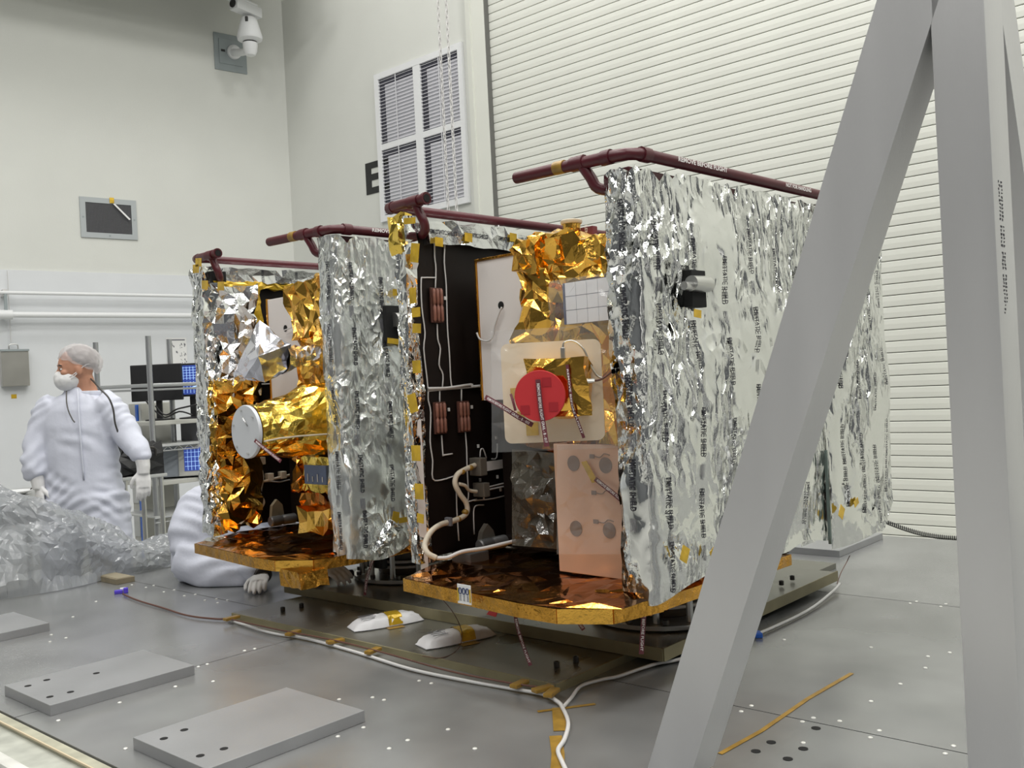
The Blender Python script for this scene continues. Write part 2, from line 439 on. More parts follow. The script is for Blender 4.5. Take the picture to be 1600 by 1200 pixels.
# door wall: solid from corner to the jamb, header above the door
def dwp(px, py, off=0.0): return dk(onplane(px, py, D(XW - off, 0), E2))
jl = dwp(741, 100).y; jr = dwp(765, 130).y
yc = CORN[1]
DTOP = 5.4
mb = MB().box((XW, jl, GZ), (XW+.3, yc+.05, CEIL)); mb.box((XW, -9, DTOP), (XW+.3, jl, CEIL)); mb.box((XW, -9, GZ), (XW+.3, -3.6, DTOP))
struct(deckmesh(mb, 'wall_back', M_wall))
mb = MB().box((XW-.035, jr, GZ), (XW+.3, jl+.02, DTOP)).box((XW-.05, jl-.015, GZ), (XW, jl+.04, DTOP+.1))
mb.box((XW-.05, -3.7, DTOP), (XW, jl+.04, DTOP+.1))
struct(deckmesh(mb, 'trim_2', M_door))
# rolling door with its own slats
door = bpy.data.objects.new('door_1', None); COL.objects.link(door); door.rotation_euler = (0, 0, DROT); struct(door)
door.location = D(XW, 0, GZ)
PITCH = 0.0775; y0, y1 = -3.6, jr - .012
prof = [(0.0, 0.0018), (-.008, .003), (-.010, .006), (-.0115, PITCH*.5), (-.010, PITCH-.006), (-.008, PITCH-.003), (0, PITCH-.0018), (.006, PITCH*.5)]
mb = MB().prism([(x, y0, z) for x, z in prof], None, (0, y1 - y0, 0))
s0 = mb.build('slat', M_door, door); s0.location = (0.03, 0, 0.06)
for k in range(1, 77):
    c = dup(s0, door); c.location = (0.03, 0, 0.06 + k * PITCH)
MB().box((.045, y0, 0.0), (.06, y1, DTOP - GZ)).build('door_backing', M_doorback, door)
MB().box((-.01, y0, 0), (.045, y1, .06)).build('bottom_bar', M_door, door)
mb = MB().box((-.03, y1, 0), (.05, jr, DTOP-GZ)); mb.build('guide_rail', M_doorback, door)
# window with louvres in the door wall
wq = [dwp(585, 118), dwp(722, 68), dwp(738, 314), dwp(600, 350)]
wy0 = (dwp(722, 68).y + dwp(738, 314).y)/2; wy1 = (dwp(585, 118).y + dwp(600, 340).y)/2
wz1 = (dwp(722, 68).z + dwp(585, 118).z)/2; wz0 = dwp(738, 316).z
win = bpy.data.objects.new('window_1', None); COL.objects.link(win); win.rotation_euler = (0,0,DROT); struct(win)
win.location = D(XW, (wy0+wy1)/2, wz0)
W = wy1 - wy0; Hh = wz1 - wz0; fw = .06
mb = MB()
mb.box((-.03, -W/2, 0), (0, -W/2+fw, Hh)).box((-.03, W/2-fw, 0), (0, W/2, Hh))
mb.box((-.03, -W/2+fw, 0), (0, W/2-fw, fw)).box((-.03, -W/2+fw, Hh-fw), (0, W/2-fw, Hh))
mb.build('window_frame', M_white, win)
MB().box((-.028, -.05, fw), (0, .05, Hh-fw)).build('mullion', M_white, win)
for s in (-1, 1):
    a, b = sorted((s*.05, s*(W/2-fw)))
    MB().box((-.026, a, Hh*.5-.03), (0, b, Hh*.5+.03)).build('transom', M_white, win)
M_panedark = mat('pane_dark', (.10,.10,.13), .5)
M_louvre = mat('louvre_grey', (0.70, 0.70, 0.73), 0.45)
M_pane = mat('window_pane_grey', (0.72, 0.72, 0.77), 0.3)
for s in (-1, 1):
    a, b = sorted((s*.05, s*(W/2-fw)))
    for (z0, z1) in ((fw, Hh*.5-.03), (Hh*.5+.03, Hh-fw)):
        MB().box((-.004, a, z0), (-.001, b, z1)).build('pane', M_panedark, win)
        MB().box((-.006, a+.0, z0), (-.0042, b-(b-a)*.15, z1-.07)).build('pane_panel', M_pane, win)
        m2 = MB(); n = int((z1-z0)/.034)
        for k in range(n):
            z = z0 + (k+.5)*(z1-z0)/n
            m2.add([(-.022,a,z-.003),(-.022,b,z-.003),(-.010,b,z+.004),(-.010,a,z+.004),(-.022,a,z-.006),(-.022,b,z-.006),(-.010,b,z+.001),(-.010,a,z+.001)],
                   [(0,1,2,3),(7,6,5,4),(0,4,5,1),(1,5,6,2),(2,6,7,3),(3,7,4,0)])
        m2.build('louver_slats', M_louvre, win, kind='stuff')
        MB().box((-.0255, (a+b)/2-.006, z0), (-.0245, (a+b)/2+.006, z1)).build('louver_rod', M_louvre, win)
# black letter E on the wall beside the window
e0 = dwp(572, 255); e1 = dwp(596, 305)
EW = .36; EH = dwp(572, 256).z - dwp(574, 305).z
mb = MB(); t = EH*.2
mb.box((-.004, -.09, 0), (0, 0, EH)).box((-.004, -EW, 0), (0, -.09, t)).box((-.004, -EW*.92, EH*.42), (0, -.09, EH*.42+t)).box((-.004, -EW, EH-t), (0, -.09, EH))
o = mb.build('wall_letter', M_black); o.location = D(XW-.001, dwp(572, 280).y, dwp(574, 305).z); o.rotation_euler = (0,0,DROT)
tag(o, 'black block letter E on the white wall beside the louvred window', 'letter')
# hanging chains
def chain(p_top, p_bot, seed, label):
    mb = MB(); L = (p_top - p_bot).length; n = int(L/.055); rg = random.Random(seed)
    for k in range(n):
        c = p_bot.lerp(p_top, (k+.5)/n); ax = E1 if k % 2 else E2
        pts = [c + ax*(.012*math.cos(a)) + Vector((0,0,.036*math.sin(a))) for a in [2*math.pi*q/10 for q in range(10)]]
        mb.tube(pts, .0055, 5, closed=True)
    o = mb.build('hoist_chain', M_wire); centre_origin(o); tag(o, label, 'chain', 'chains in front of the window'); return o
pA = dk(onplane(684, 0, D(6.2, 0), E2)); pB = dk(onplane(697, 0, D(6.2, 0), E2))
chain(D(6.2, pA.y, 6.5), D(6.2, pA.y, -.2), 1, 'pale steel hoist chain hanging before the louvred window, farther from the door')
chain(D(6.2, pB.y, 6.5), D(6.2, pB.y, -.2), 2, 'pale steel hoist chain hanging before the louvred window, nearer to the door')
# ---------------------------------------------------------------- left wall fittings
def lthing(name, label, cat, px, py, off=0.0):
    p = lw(px, py, off); return thing(name, label, cat, p, LROT)
# local axes of a left-wall thing: x to the corner (right), y outward from room (away), z up; -y is towards the room
p0, p1, p2 = lw(331.6, 49.6), lw(335.6, 108), lw(386, 117)
w_ = (p2 - p1).dot(LDW); h_ = p0.z - p1.z
t = thing('access_panel', 'square grey metal access panel high on the left wall behind the camera mount', 'panel', p1, LROT)
MB().bbox((0, -.012, 0), (w_, 0, h_), .004).build('cover_plate', M_grey, t)
MB().bbox((w_*.14, -.02, h_*.18), (w_*.86, -.0121, h_*.85), .004).build('hatch_door', M_grey, t)
MB().box((w_*.2, -.024, h_*.5), (w_*.32, -.0201, h_*.56)).build('latch', M_black, t)
# security camera
k_ = w_ / 50.0                                   # metres per pixel-ish along the wall
cp = lw(363, 83, .02); dep = cp.y
t = thing('security_camera', 'white pan and tilt security camera on a wall arm below the ceiling', 'camera', cp, LROT)
MM = LNW
def sc_(px, py, off): 
    q = lw(px, py, off) - cp
    return Vector((q.dot(LDW), q.dot(LNW), q.z))
s = dep / FPX                                    # metres per pixel at this range
Rx = Matrix.Rotation(math.pi/2, 4, 'X')
MB().lathe([(.3*.0, 0), (11*s, 0), (11*s, .03), (7*s, .06)], 20, Matrix.Translation(sc_(365, 82, .02)) @ Rx).build('wall_flange', M_white, t, smooth=True)
e = sc_(391, 74, .55)
MB().tube(smoothpath([sc_(365, 82, .06), sc_(374, 82, .25), sc_(384, 80, .42), e], 5), [6*s]*3+[5.5*s]*13, 12).build('arm', M_white, t, smooth=True)
MB().lathe([(.2*s, -13*s), (7*s, -12*s), (10*s, -6*s), (11*s, 3*s), (11*s, 6*s)], 20, Matrix.Translation(e)).build('pan_bowl', M_white, t, smooth=True)
MB().lathe([(10.2*s, 6*s), (10.2*s, 8*s)], 20, Matrix.Translation(e)).build('pan_joint', M_black, t, smooth=True)
MB().lathe([(12*s, 8*s), (18*s, 11*s), (19*s, 15*s), (15*s, 30*s), (11.5*s, 43*s), (8*s, 45*s)], 20, Matrix.Translation(e)).build('tilt_head', M_white, t, smooth=True)
MB().box((-10*s, -12.5*s, 34*s), (-7*s, -9*s, 41*s)).build('tilt_joint', M_black, t).location = e
hd = MB().bbox((-26*s, -9*s, -8*s), (22*s, 9*s, 8*s), 2.5*s)
MH = Matrix.Translation(e + Vector((-2*s, 0, 56*s))) @ Matrix.Rotation(math.radians(18), 4, 'Z') @ Matrix.Rotation(math.radians(3), 4, 'Y')
cb = hd.xf(MH).build('camera_housing', M_white, t, smooth=True)
MB().bbox((-33*s, -10*s, 6.5*s), (12*s, 10*s, 9.5*s), 1*s).xf(MH).build('sun_visor', M_white, t)
MB().lathe([(6*s, 0), (6*s, 1.5*s)], 16, MH @ Matrix.Translation((-26.4*s, 0, 0)) @ Matrix.Rotation(-math.pi/2, 4, 'Y')).build('lens', M_black, t)
# vent grille
p0, p1, p2, p3 = lw(122, 307), lw(126.5, 370.5), lw(214.5, 376), lw(211, 314.5)
w_ = ((p2-p1).dot(LDW) + (p3-p0).dot(LDW))/2; h_ = ((p0.z-p1.z)+(p3.z-p2.z))/2
t = thing('vent_grille', 'framed wire mesh air vent on the left wall with a ribbon streamer', 'vent', p1, LROT)
f = h_*.13
mb = MB().box((0,-.015,0),(w_,0,f)).box((0,-.015,h_-f),(w_,0,h_)).box((0,-.015,f),(f,0,h_-f)).box((w_-f,-.015,f),(w_,0,h_-f))
mb.build('frame', mat('vent_frame', (.42,.45,.46), .5), t)
MB().box((f,-.003,f),(w_-f,-.001,h_-f)).build('backing', M_dark, t)
mb = MB()
for k in range(1, 33): x = f+(w_-2*f)*k/33; mb.box((x-.0018,-.010,f),(x+.0018,-.007,h_-f))
for k in range(1, 23): z = f+(h_-2*f)*k/23; mb.box((f,-.010,z-.0018),(w_-f,-.007,z+.0018))
mb.build('mesh', mat('vent_mesh', (.14,.14,.15), .5), t, kind='stuff')
for (x, z) in ((f*.5, h_*.5), (w_-f*.5, h_*.5), (w_*.5, f*.5)): MB().box((x-.008,-.018,z-.008),(x+.008,-.0151,z+.008)).build('screw', M_grey, t)
MB().bbox((w_*.52,-.024,h_-f*.9),(w_*.6,-.0152,h_+.01),.003).build('tape', M_tape, t)
MB().slab((w_*.57,-.03,h_-f), (w_*.61,-.03,h_-f), (w_*.87,-.045,h_*.5), (w_*.84,-.045,h_*.48), .002).build('streamer', M_paper, t)
# wall rails (two pipes with a bracket)
for (ya, yb, nm, r, lab) in ((458, 462, 'wall_rail', .017, 'upper white wall rail on the left wall'), (491, 494, 'wall_rail', .028, 'lower thick white wall rail on the left wall')):
    za = (lw(0, ya, .15).z + lw(300, yb, .15).z)/2
    t = thing(nm, lab, 'rail', LWd(5, .15, za), LROT)
    MB().tube([(-1.5, 0, 0), (4.7, 0, 0)], r, 12).build('rail_tube', M_white, t, smooth=True)
    xb = (lw(8, ya, .15) - LWd(5, .15, za)).dot(LDW)
    for x in (xb, xb + 2.6):
        MB().box((x-.02, 0, -.03), (x+.02, .118, .03)).build('bracket', M_wire, t)
    if r > .02: MB().lathe([(.03,0),(.045,.0),(.045,.12),(.03,.12)], 14, Matrix.Translation((xb-.06,0,0)) @ Matrix.Rotation(math.pi/2,4,'Y')).build('coupling', M_white, t, smooth=True)
    if r < .02: MB().box((xb-.012, -.012, -.24), (xb+.012, .012, 0)).build('drop_strut', M_grey, t)
# steel box hung on the wall
p0, p1, p2 = lw(1.5, 547, .12), lw(4, 604, .12), lw(47.5, 605, .12)
w_ = (p2-p1).dot(LDW); h_ = p0.z - p1.z
t = thing('steel_wall_box', 'brushed steel box hanging on the wall left of the standing worker', 'box', p1, LROT)
MB().bbox((0, 0, 0), (w_, .08, h_), .006).build('box_body', mat('brushed_box', (.50,.49,.45), .32, .8, var=.15, vscale=3), t)
MB().box((-.004, -.012, h_-.012), (w_+.004, .08, h_+.006)).build('lid', M_grey, t)
MB().tube(smoothpath([(w_*.33,.04,h_), (w_*.33,.04,h_+.04), (w_*.4,.04,h_+.055), (w_*.58,.04,h_+.055), (w_*.65,.04,h_+.04), (w_*.65,.04,h_)], 3), .006, 6).build('handle', M_steel, t)
MB().tube([(w_*.42,.05,h_+.05), (w_*.42,.06,h_+.75)], .003, 5).build('hanging_wire', M_wire, t)
MB().box((w_*.36, .0895, -.115), (w_*.56, .09, -.075)).build('yellow_sticker', M_tape, t)
# wiring diagram poster
p0, p1, p2 = lw(256, 528, .034), lw(262, 590, .034), lw(294, 590, .034)
w_ = (p2-p1).dot(LDW); h_ = p0.z-p1.z
t = thing('wall_poster', 'white printed chart on the wall above the two computer monitors', 'poster', p1, LROT)
MB().box((0, -.003, 0), (w_, 0, h_)).build('sheet', M_paper, t)
mb = MB(); rg = random.Random(4)
mb.box((w_*.1, -.0036, h_*.93), (w_*.92, -.0031, h_*.96))
for r in range(4):
    for c in range(5):
        if rg.random() < .2: continue
        x = w_*(.08+.19*c); z = h_*(.12+.2*r)
        for q in range(5):
            a_ = x+rg.uniform(0,.09)*w_; b_ = z+rg.uniform(0,.12)*h_
            mb.box((a_, -.0036, b_), (a_+rg.uniform(.012,.05)*w_, -.0031, b_+rg.uniform(.01,.05)*h_))
mb.build('printed_diagram', M_printgrey, t, kind='stuff')
# added girder, out of view, put there to shade the top of the left wall
g = thing('shade_girder', 'added overhead girder above the picture, shading the top of the left wall', 'girder', LWd(6, .95, 5.05), LROT)
MB().box((-7, -.3, 1.35), (5.7, .3, 1.4)).build('top_flange', M_wall, g)
MB().box((-7, -.3, 0), (5.7, .3, .05)).build('bottom_flange', M_wall, g)
MB().box((-7, -.06, .05), (5.7, .06, 1.35)).build('web', M_wall, g)
for x in (-6.5, -2, 2.4, 5.5):
    MB().box((x-.15, .06, .3), (x+.15, .94, 1.2)).build('corbel', M_wall, g)
# ================================================================== STEEL DECK
XA, XB, X0, X1 = 2.165, 3.46, 1.02, 4.76
YL, YR = 4.74, -4.5
deck = thing('steel_deck', 'large grey steel work platform with bolted plates under both spacecraft', 'platform', (0,0,0), DROT)
g = .0022
for (xa, xb) in ((X0, XA), (XA, XB), (XB, X1)):
    ys = [YR, -1.2, 2.79, YL] if xa < XA else ([YR, -.4, YL] if xa < XB else [YR, .2, 3.1, YL])
    for a, b in zip(ys, ys[1:]):
        MB().box((xa+g, a+g, -.02), (xb-g, b-g, 0)).build('deck_sheet', M_deck, deck)
MB().box((X0+.1, YR, -.06), (X1, YL, -.024)).build('subframe', M_hole, deck)
# front edge: raised strip, white angle, side panels
MB().box((X0-.035, YR, -.05), (X0-.002, YL, -.004)).build('edge_strip', M_deckedge, deck)
MB().box((X0-.0385, YR, -.003), (X0-.0345, YL, .002)).build('edge_wire', mat('edge_bead', (.62,.52,.36), .5), deck)
MB().box((X0-.115, YR, -.058), (X0-.035, YL, -.012)).build('edge_channel', mat('edge_channel_grey', (.42,.43,.38), .5, var=.2, vscale=14), deck)
MB().bbox((X0-.15, YR, -.10), (X0-.115, YL, -.006), .008).build('edge_angle', M_whitepaint, deck)
for a, b, m in ((YR, .9, M_whitepaint), (.9, 2.37, M_whitepaint), (2.37, 2.57, mat('olive_white', (.40,.40,.30), .6, var=.15, vscale=8)), (2.62, YL, M_whitepaint)):
    MB().box((X0-.13, a+.004, GZ), (X0-.1, b-.004, -.10)).build('side_panel', m, deck)
MB().lathe([(.045,0),(.045,.42)], 14, Matrix.Translation((X0-.19, 2.64, GZ))).build('jack_post', M_dsteel, deck)
mb = MB()
pz = dk(onz(58, 1190, -.16))
put_text(mb, 'TB-5', (X0-.1315, 2.44, -.155), (0,-1,0), (0,0,1), .022)
put_text(mb, '6070', (X0-.1315, 2.44, -.190), (0,-1,0), (0,0,1), .022)
mb.build('stencil_lettering', M_print, deck)
MB().box((X0, YL, GZ), (X1, YL+.02, -.01)).build('side_panel', M_whitepaint, deck)
MB().box((X1, YR, GZ), (X1+.02, YL, -.01)).build('side_panel', M_whitepaint, deck)
# bolt heads in the deck
bolts = [(114,964),(80,992),(103,997),(78,1003),(198,1025),(170,1032),(236,1036),(271,1046),(91,1126),(187,1098),(274,1073),(196,1170),(333,1065),
 (310,1042),(324,1038),(382,1017),(398,1014),(240,915),(228,918),(256,925),(272,922),(305,929),(320,938),(338,936),(355,938),(340,942),(288,931),
 (600,1094),(655,1064),(674,1068),(582,1090),(568,1137),(637,1157),(608,1170),(528,1151),(530,1093),(700,1140),(742,1170),(1158,1112),(1174,1103),(1254,1128),(1271,1122),(1312,1127),(1374,1142),
 (1360,1153),(1490,1166),(1477,1178),(1361,1096),(1255,1161),(1361,1012),(1450,1026),(1484,1020),(1446,1044),(1407,1069),(1432,940),(1422,943),
 (1470,948),(1478,944),(1225,1000),(180,905),(206,914),(150,940)]
mb = MB()
for px, py in bolts:
    p = dk(onz(px, py)); mb.lathe([(.0058,-.002),(.0058,.0015),(.004,.0026)], 8, Matrix.Translation(p))
mb.build('bolt_heads', mat('bolt_bright', (.85,.84,.80), .3, .4), deck, kind='stuff')
for px, py in ((1205,1160),(1181,1174),(1255,1170),(1231,1186),(1275,1138)):
    p = dk(onz(px, py)); MB().lathe([(.011,-.001),(.011,.0012)], 10, Matrix.Translation(p)).build('bolt_hole', M_hole, deck)
# ---------------------------------------------------------------- loose tooling plates
def tool_plate(xa, xb, ya, yb, h, label, slots):
    t = thing('tooling_plate', label, 'plate', D((xa+xb)/2, (ya+yb)/2, 0), DROT, 'tooling plates on the deck')
    hx, hy = (xb-xa)/2, (yb-ya)/2
    MB().bbox((-hx, -hy, 0), (hx, hy, h), .0015).build('plate_body', M_plate, t)
    for x, y in slots:
        MB().lathe([(.010,0),(.010,.0006)], 10, Matrix.Translation((x*hx, y*hy, h))).build('bolt_hole', M_hole, t)
    return t
S4 = [(-.82,.55),(-.55,.62),(-.85,-.5),(-.6,-.55)]
tool_plate(1.085, 1.52, 2.71, 3.03, .03, 'grey slotted steel plate on the deck between two others, at the left', S4+[(0,.2)])
tool_plate(1.10, 1.55, 1.93, 2.27, .03, 'grey slotted steel plate on the deck at the bottom edge of the picture', S4)
tool_plate(1.10, 1.51, 3.74, 4.08, .03, 'grey steel plate on the deck cut off by the left picture edge', S4)
tool_plate(4.13, 4.66, 1.74, 2.02, .03, 'grey steel plate far back on the deck before the rolling door', [(.8,.5),(.82,-.5)])
# ---------------------------------------------------------------- base plates
t = thing('mounting_plate', 'thin olive metal mounting plate lying on the deck under the packets', 'plate', D(2.0, 1.66, 0), DROT)
MB().bbox((0, 0, 0), (1.9, 1.60, .022), .001).build('plate_body', M_baseplate, t)
MB().box((-.006, -.004, 0), (-.001, 1.60, .023)).build('front_edge', M_baseedge, t)
MB().box((-.006, -.008, 0), (1.2, -.001, .023)).build('side_edge', M_baseedge, t)
t2 = thing('mounting_plate', 'thick olive base plate carrying both spacecraft stands', 'plate', D(2.325, 1.52, .0225), DROT)
MB().bbox((0, 0, 0), (1.25, 1.86, .034), .0015).build('plate_body', M_baseplate, t2)
MB().box((-.004, 0, .001), (-.0005, 1.86, .039)).build('front_edge', M_baseedge, t2)
MB().box((0, -.004, .001), (1.25, -.0005, .039)).build('side_edge', M_baseedge, t2)
def capscrew(px, py, z, nm='cap_screw', lab='', par=None, base=None):
    p = onz(px, py, z); o = MB().lathe([(.009,0),(.009,.016),(.0065,.016),(.0065,.011)], 10, Matrix.Translation(par.matrix_world.inverted() @ p if False else (0,0,0))).build(nm, M_dsteel, par, smooth=True)
    q = dk(p) - dk(base); o.location = q; return o
for px, py in ((442, 955), (471, 949), (870, 1042), (900, 1034)): capscrew(px, py, .0225, par=t, base=D(2.0,1.66,0))
for px, py in ((1221, 914), (1238, 906)): capscrew(px, py, .0630, par=t2, base=D(2.325,1.52,.0225))
# ---------------------------------------------------------------- tape, cables on the deck
def ribbon(pts, wd, m, name, label, cat, group=None, th=.001, flat=True):
    """flat strip along world points"""
    mb = MB(); pts = [Vector(p) for p in pts]; vs = []; n = len(pts)
    for i, p in enumerate(pts):
        t_ = (pts[min(i+1,n-1)] - pts[max(i-1,0)]).normalized(); sd = t_.cross(Vector((0,0,1))).normalized() * wd/2
        vs += [p+sd, p-sd, p-sd+Vector((0,0,th)), p+sd+Vector((0,0,th))]
    fs = [(0,1,2,3), ((n-1)*4+3,(n-1)*4+2,(n-1)*4+1,(n-1)*4)]
    for i in range(n-1):
        for k in range(4): fs.append((i*4+k, (i+1)*4+k, (i+1)*4+(k+1)%4, i*4+(k+1)%4))
    mb.add(vs, fs); o = mb.build(name, m); centre_origin(o); tag(o, label, cat, group); return o
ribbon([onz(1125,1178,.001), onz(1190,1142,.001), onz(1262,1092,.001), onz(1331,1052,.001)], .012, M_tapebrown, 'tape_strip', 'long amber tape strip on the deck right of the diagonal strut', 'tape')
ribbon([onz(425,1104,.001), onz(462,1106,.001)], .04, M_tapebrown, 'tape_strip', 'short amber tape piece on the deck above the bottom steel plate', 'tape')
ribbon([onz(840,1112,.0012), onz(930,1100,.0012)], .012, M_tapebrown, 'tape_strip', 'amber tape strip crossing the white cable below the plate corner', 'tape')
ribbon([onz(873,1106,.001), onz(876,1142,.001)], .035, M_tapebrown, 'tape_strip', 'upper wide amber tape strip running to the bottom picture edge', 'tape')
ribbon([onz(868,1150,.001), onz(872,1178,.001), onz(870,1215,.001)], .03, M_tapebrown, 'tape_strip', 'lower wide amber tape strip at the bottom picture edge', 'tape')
def cable(pts, r, m, name, label, cat='cable', n=6, parent=None):
    o = MB().tube(smoothpath(pts, 5), r, n).build(name, m, parent, smooth='all')
    if parent is None: centre_origin(o); tag(o, label, cat)
    return o
cable([onz(x, y, z) for x, y, z in ((357,968,.008),(420,988,.008),(480,998,.009),(560,1020,.008),(640,1045,.008),(720,1062,.008),(800,1076,.009),(850,1085,.012),(872,1097,.012),(880,1108,.008),(888,1130,.008),(882,1155,.008),(872,1172,.008),(878,1190,.008),(890,1215,.008))],
      .0055, M_wire, 'white_cable', 'white wrapped cable along the front edge of the thin olive plate')
cable([onz(x, y, z) for x, y, z in ((878,1107,.008),(893,1090,.008),(908,1072,.010),(940,1062,.010),(965,1057,.010),(1000,1045,.010),(1030,1036,.010),(1062,1030,.010),(1120,1012,.01),(1180,992,.01),(1260,955,.01),(1300,925,.02),(1312,912,.03))],
      .005, M_wire, 'white_cable', 'white wrapped cable running right from the plate corner past the strut')
cable([onz(x, y, z) for x, y, z in ((192,928,.01),(215,938,.008),(255,950,.008),(290,961,.008),(325,966,.008),(357,966,.008),(400,952,.008),(440,940,.008),(482,928,.01),(484,905,.03))],
      .004, M_brass, 'brown_cable', 'thin brown twisted cable from the purple clip to the olive plate')
cable([onz(x, y, .026) for x, y in ((362,968),(440,985),(520,1000),(600,1020),(700,1048),(790,1066),(845,1074))], .003, M_brass, 'brown_cable', 'thin brown cable taped along the top of the thin olive plate edge')
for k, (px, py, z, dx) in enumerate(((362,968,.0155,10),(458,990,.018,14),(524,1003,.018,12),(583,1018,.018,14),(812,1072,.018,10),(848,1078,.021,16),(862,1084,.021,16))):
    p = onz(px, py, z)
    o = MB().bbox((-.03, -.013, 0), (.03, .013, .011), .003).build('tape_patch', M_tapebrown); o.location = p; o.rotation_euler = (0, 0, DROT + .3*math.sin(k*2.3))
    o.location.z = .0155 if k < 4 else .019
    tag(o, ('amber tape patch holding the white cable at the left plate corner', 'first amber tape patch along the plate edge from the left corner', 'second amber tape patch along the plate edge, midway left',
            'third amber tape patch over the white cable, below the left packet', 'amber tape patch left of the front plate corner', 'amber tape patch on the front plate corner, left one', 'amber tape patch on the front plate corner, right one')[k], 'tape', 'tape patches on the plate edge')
# purple clip
pc = onz(190, 927, 0)
t = thing('cable_clip', 'small purple cable clip lying on the deck left of the kneeling worker', 'clip', pc, .4)
MB().bbox((-.03,-.012,0),(.005,.012,.016),.004).build('clip_jaw', M_purple, t)
MB().bbox((.008,-.016,0),(.028,.004,.024),.004).build('clip_body', M_purple, t)
MB().bbox((-.006,.004,.006),(.02,.02,.022),.003).build('clip_pin', M_white, t)
# brown block
pb = onz(178, 908, 0)
t = thing('spacer_block', 'flat brown block on the deck in front of the plastic sheet', 'block', pb, DROT)
MB().bbox((-.04,-.11,0),(.05,.09,.026),.002).build('block_body', M_wood, t)
MB().bbox((-.03,-.10,.0262),(.04,.08,.0275),.0005).build('block_top_label', mat('block_top', (.30,.26,.18), .6), t)
# desiccant packets
def packet(px, py, ang, lab, seed):
    p = onz(px, py, .0225); t = thing('desiccant_packet', lab, 'packet', p, ang, 'white packets on the plate')
    L, Wd = .26, .11
    def top(u, v, s=1):
        x = (u-.5)*L; y = (v-.5)*Wd*(1 - .25*abs(2*u-1)**4)
        e = max(0, (1-(2*u-1)**4)*(1-(2*v-1)**4))
        return Vector((x, y, .003 + s*.032*e**.55 if s > 0 else .001))
    mb = foil_sheet(lambda u, v: top(min(max(u,0),1), min(max(v,0),1)), 18, 10, .0022, seed, pin=0)
    mb2 = foil_sheet(lambda u, v: top(min(max(u,0),1), min(max(v,0),1), -1), 14, 8, 0, seed, jit=0, pin=0)
    mb.add(mb2.v, mb2.f); mb.build('pouch', M_packet, t, smooth='all')
    bt = foil_sheet(lambda u, v: top(.47+.2*u + .04*v, v) + Vector((0,0,.0035)), 4, 10, .0008, seed+5, pin=.3)
    bt.build('yellow_tape', M_tape, t)
    m3 = MB(); rg = random.Random(seed)
    for k in range(4):
        v = .25+.14*k; q = top(.28, v)
        m3.box((q.x-.04, q.y-.003, q.z+.003), (q.x+.03*rg.random(), q.y+.001, q.z+.0038))
    m3.build('printed_lines', M_printgrey, t)
    MB().box((-.02, -.085, .0005), (.04, -.05, .0015)).build('tape_end', M_tapebrown, t)
    MB().box((.0, .05, .0005), (.06, .10, .0015)).build('tape_end', M_tapebrown, t)
packet(603, 975, math.radians(28), 'white desiccant packet with a yellow tape band, the left one of two', 3)
packet(713, 1000, math.radians(32), 'white desiccant packet with a yellow tape band, the right one of two', 9)
# small blue thing and ground lead
o = MB().bbox((-.012,-.02,0),(.012,.02,.016),.004).build('blue_cap', M_blue); o.location = onz(1184, 995, 0); tag(o, 'small blue cap on the deck beside the olive plate, behind the strut', 'cap')
# coiled cord at the door
pts = []; A_, B_ = onplane(1376, 812, D(5.2,0), E2), onplane(1520, 842, D(5.2,0), E2)
n = 46
for k in range(n*8):
    f_ = k/(n*8); c = A_.lerp(B_, f_); c.z -= .03*math.sin(f_*math.pi)
    a_ = 2*math.pi*f_*n; pts.append(c + Vector((0,0,1))*.011*math.sin(a_) + E2*.011*math.cos(a_))
o = MB().tube(pts, .003, 4).build('coiled_cord', M_black, smooth='all'); centre_origin(o); tag(o, 'thin black coiled cord stretched in front of the rolling door', 'cord')
# ================================================================== ALUMINIUM A-FRAME
def on_plane_deckX(px, py, X): return dk(onplane(px, py, D(X, 0), E2))
# the front faces lie in the plane X = XF
PYc = 1.58
pf = atY(1500, 600, PYc); XF = dk(pf).x
q0 = on_plane_deckX(1474, 450, XF); q1 = on_plane_deckX(1560, 450, XF)
yl, yr = q0.y, q1.y
wd_ = yl - yr
fr = thing('a_frame_stand', 'tall brushed aluminium A-frame stand in the right foreground', 'stand', D(XF, (yl+yr)/2, 0), DROT)
MB().bbox((0, yr-(yl+yr)/2, .012), (wd_*1.35, yl-(yl+yr)/2, 2.6), .004).build('post', M_alu, fr, smooth=True)
# diagonal
ym = (yl+yr)/2
L0, L1 = on_plane_deckX(1370, 0, XF), on_plane_deckX(1012, 1200, XF)
R0, R1 = on_plane_deckX(1452, 45, XF), on_plane_deckX(1083, 1200, XF)
def lz(a, b, z): t_ = (z-a.z)/(b.z-a.z); return a.y + (b.y-a.y)*t_
zt_, zb_ = 1.95, .012
mb = MB().prism([(0, lz(L0,L1,zb_)-ym, zb_), (0, lz(R0,R1,zb_)-ym, zb_), (0, lz(R0,R1,zt_)-ym, zt_), (0, lz(L0,L1,zt_)-ym, zt_)], None, (wd_*1.2, 0, 0))
mb.build('diagonal_brace', M_alu, fr)
MB().bbox((0, lz(R0,R1,0)-ym, 0), (wd_, lz(L0,L1,0)-ym, .012), .002).build('foot_plate', M_plate, fr)
MB().bbox((-.04, -wd_/2-.04, 0), (wd_+.04, wd_/2+.04, .012), .002).build('foot_plate', M_plate, fr)
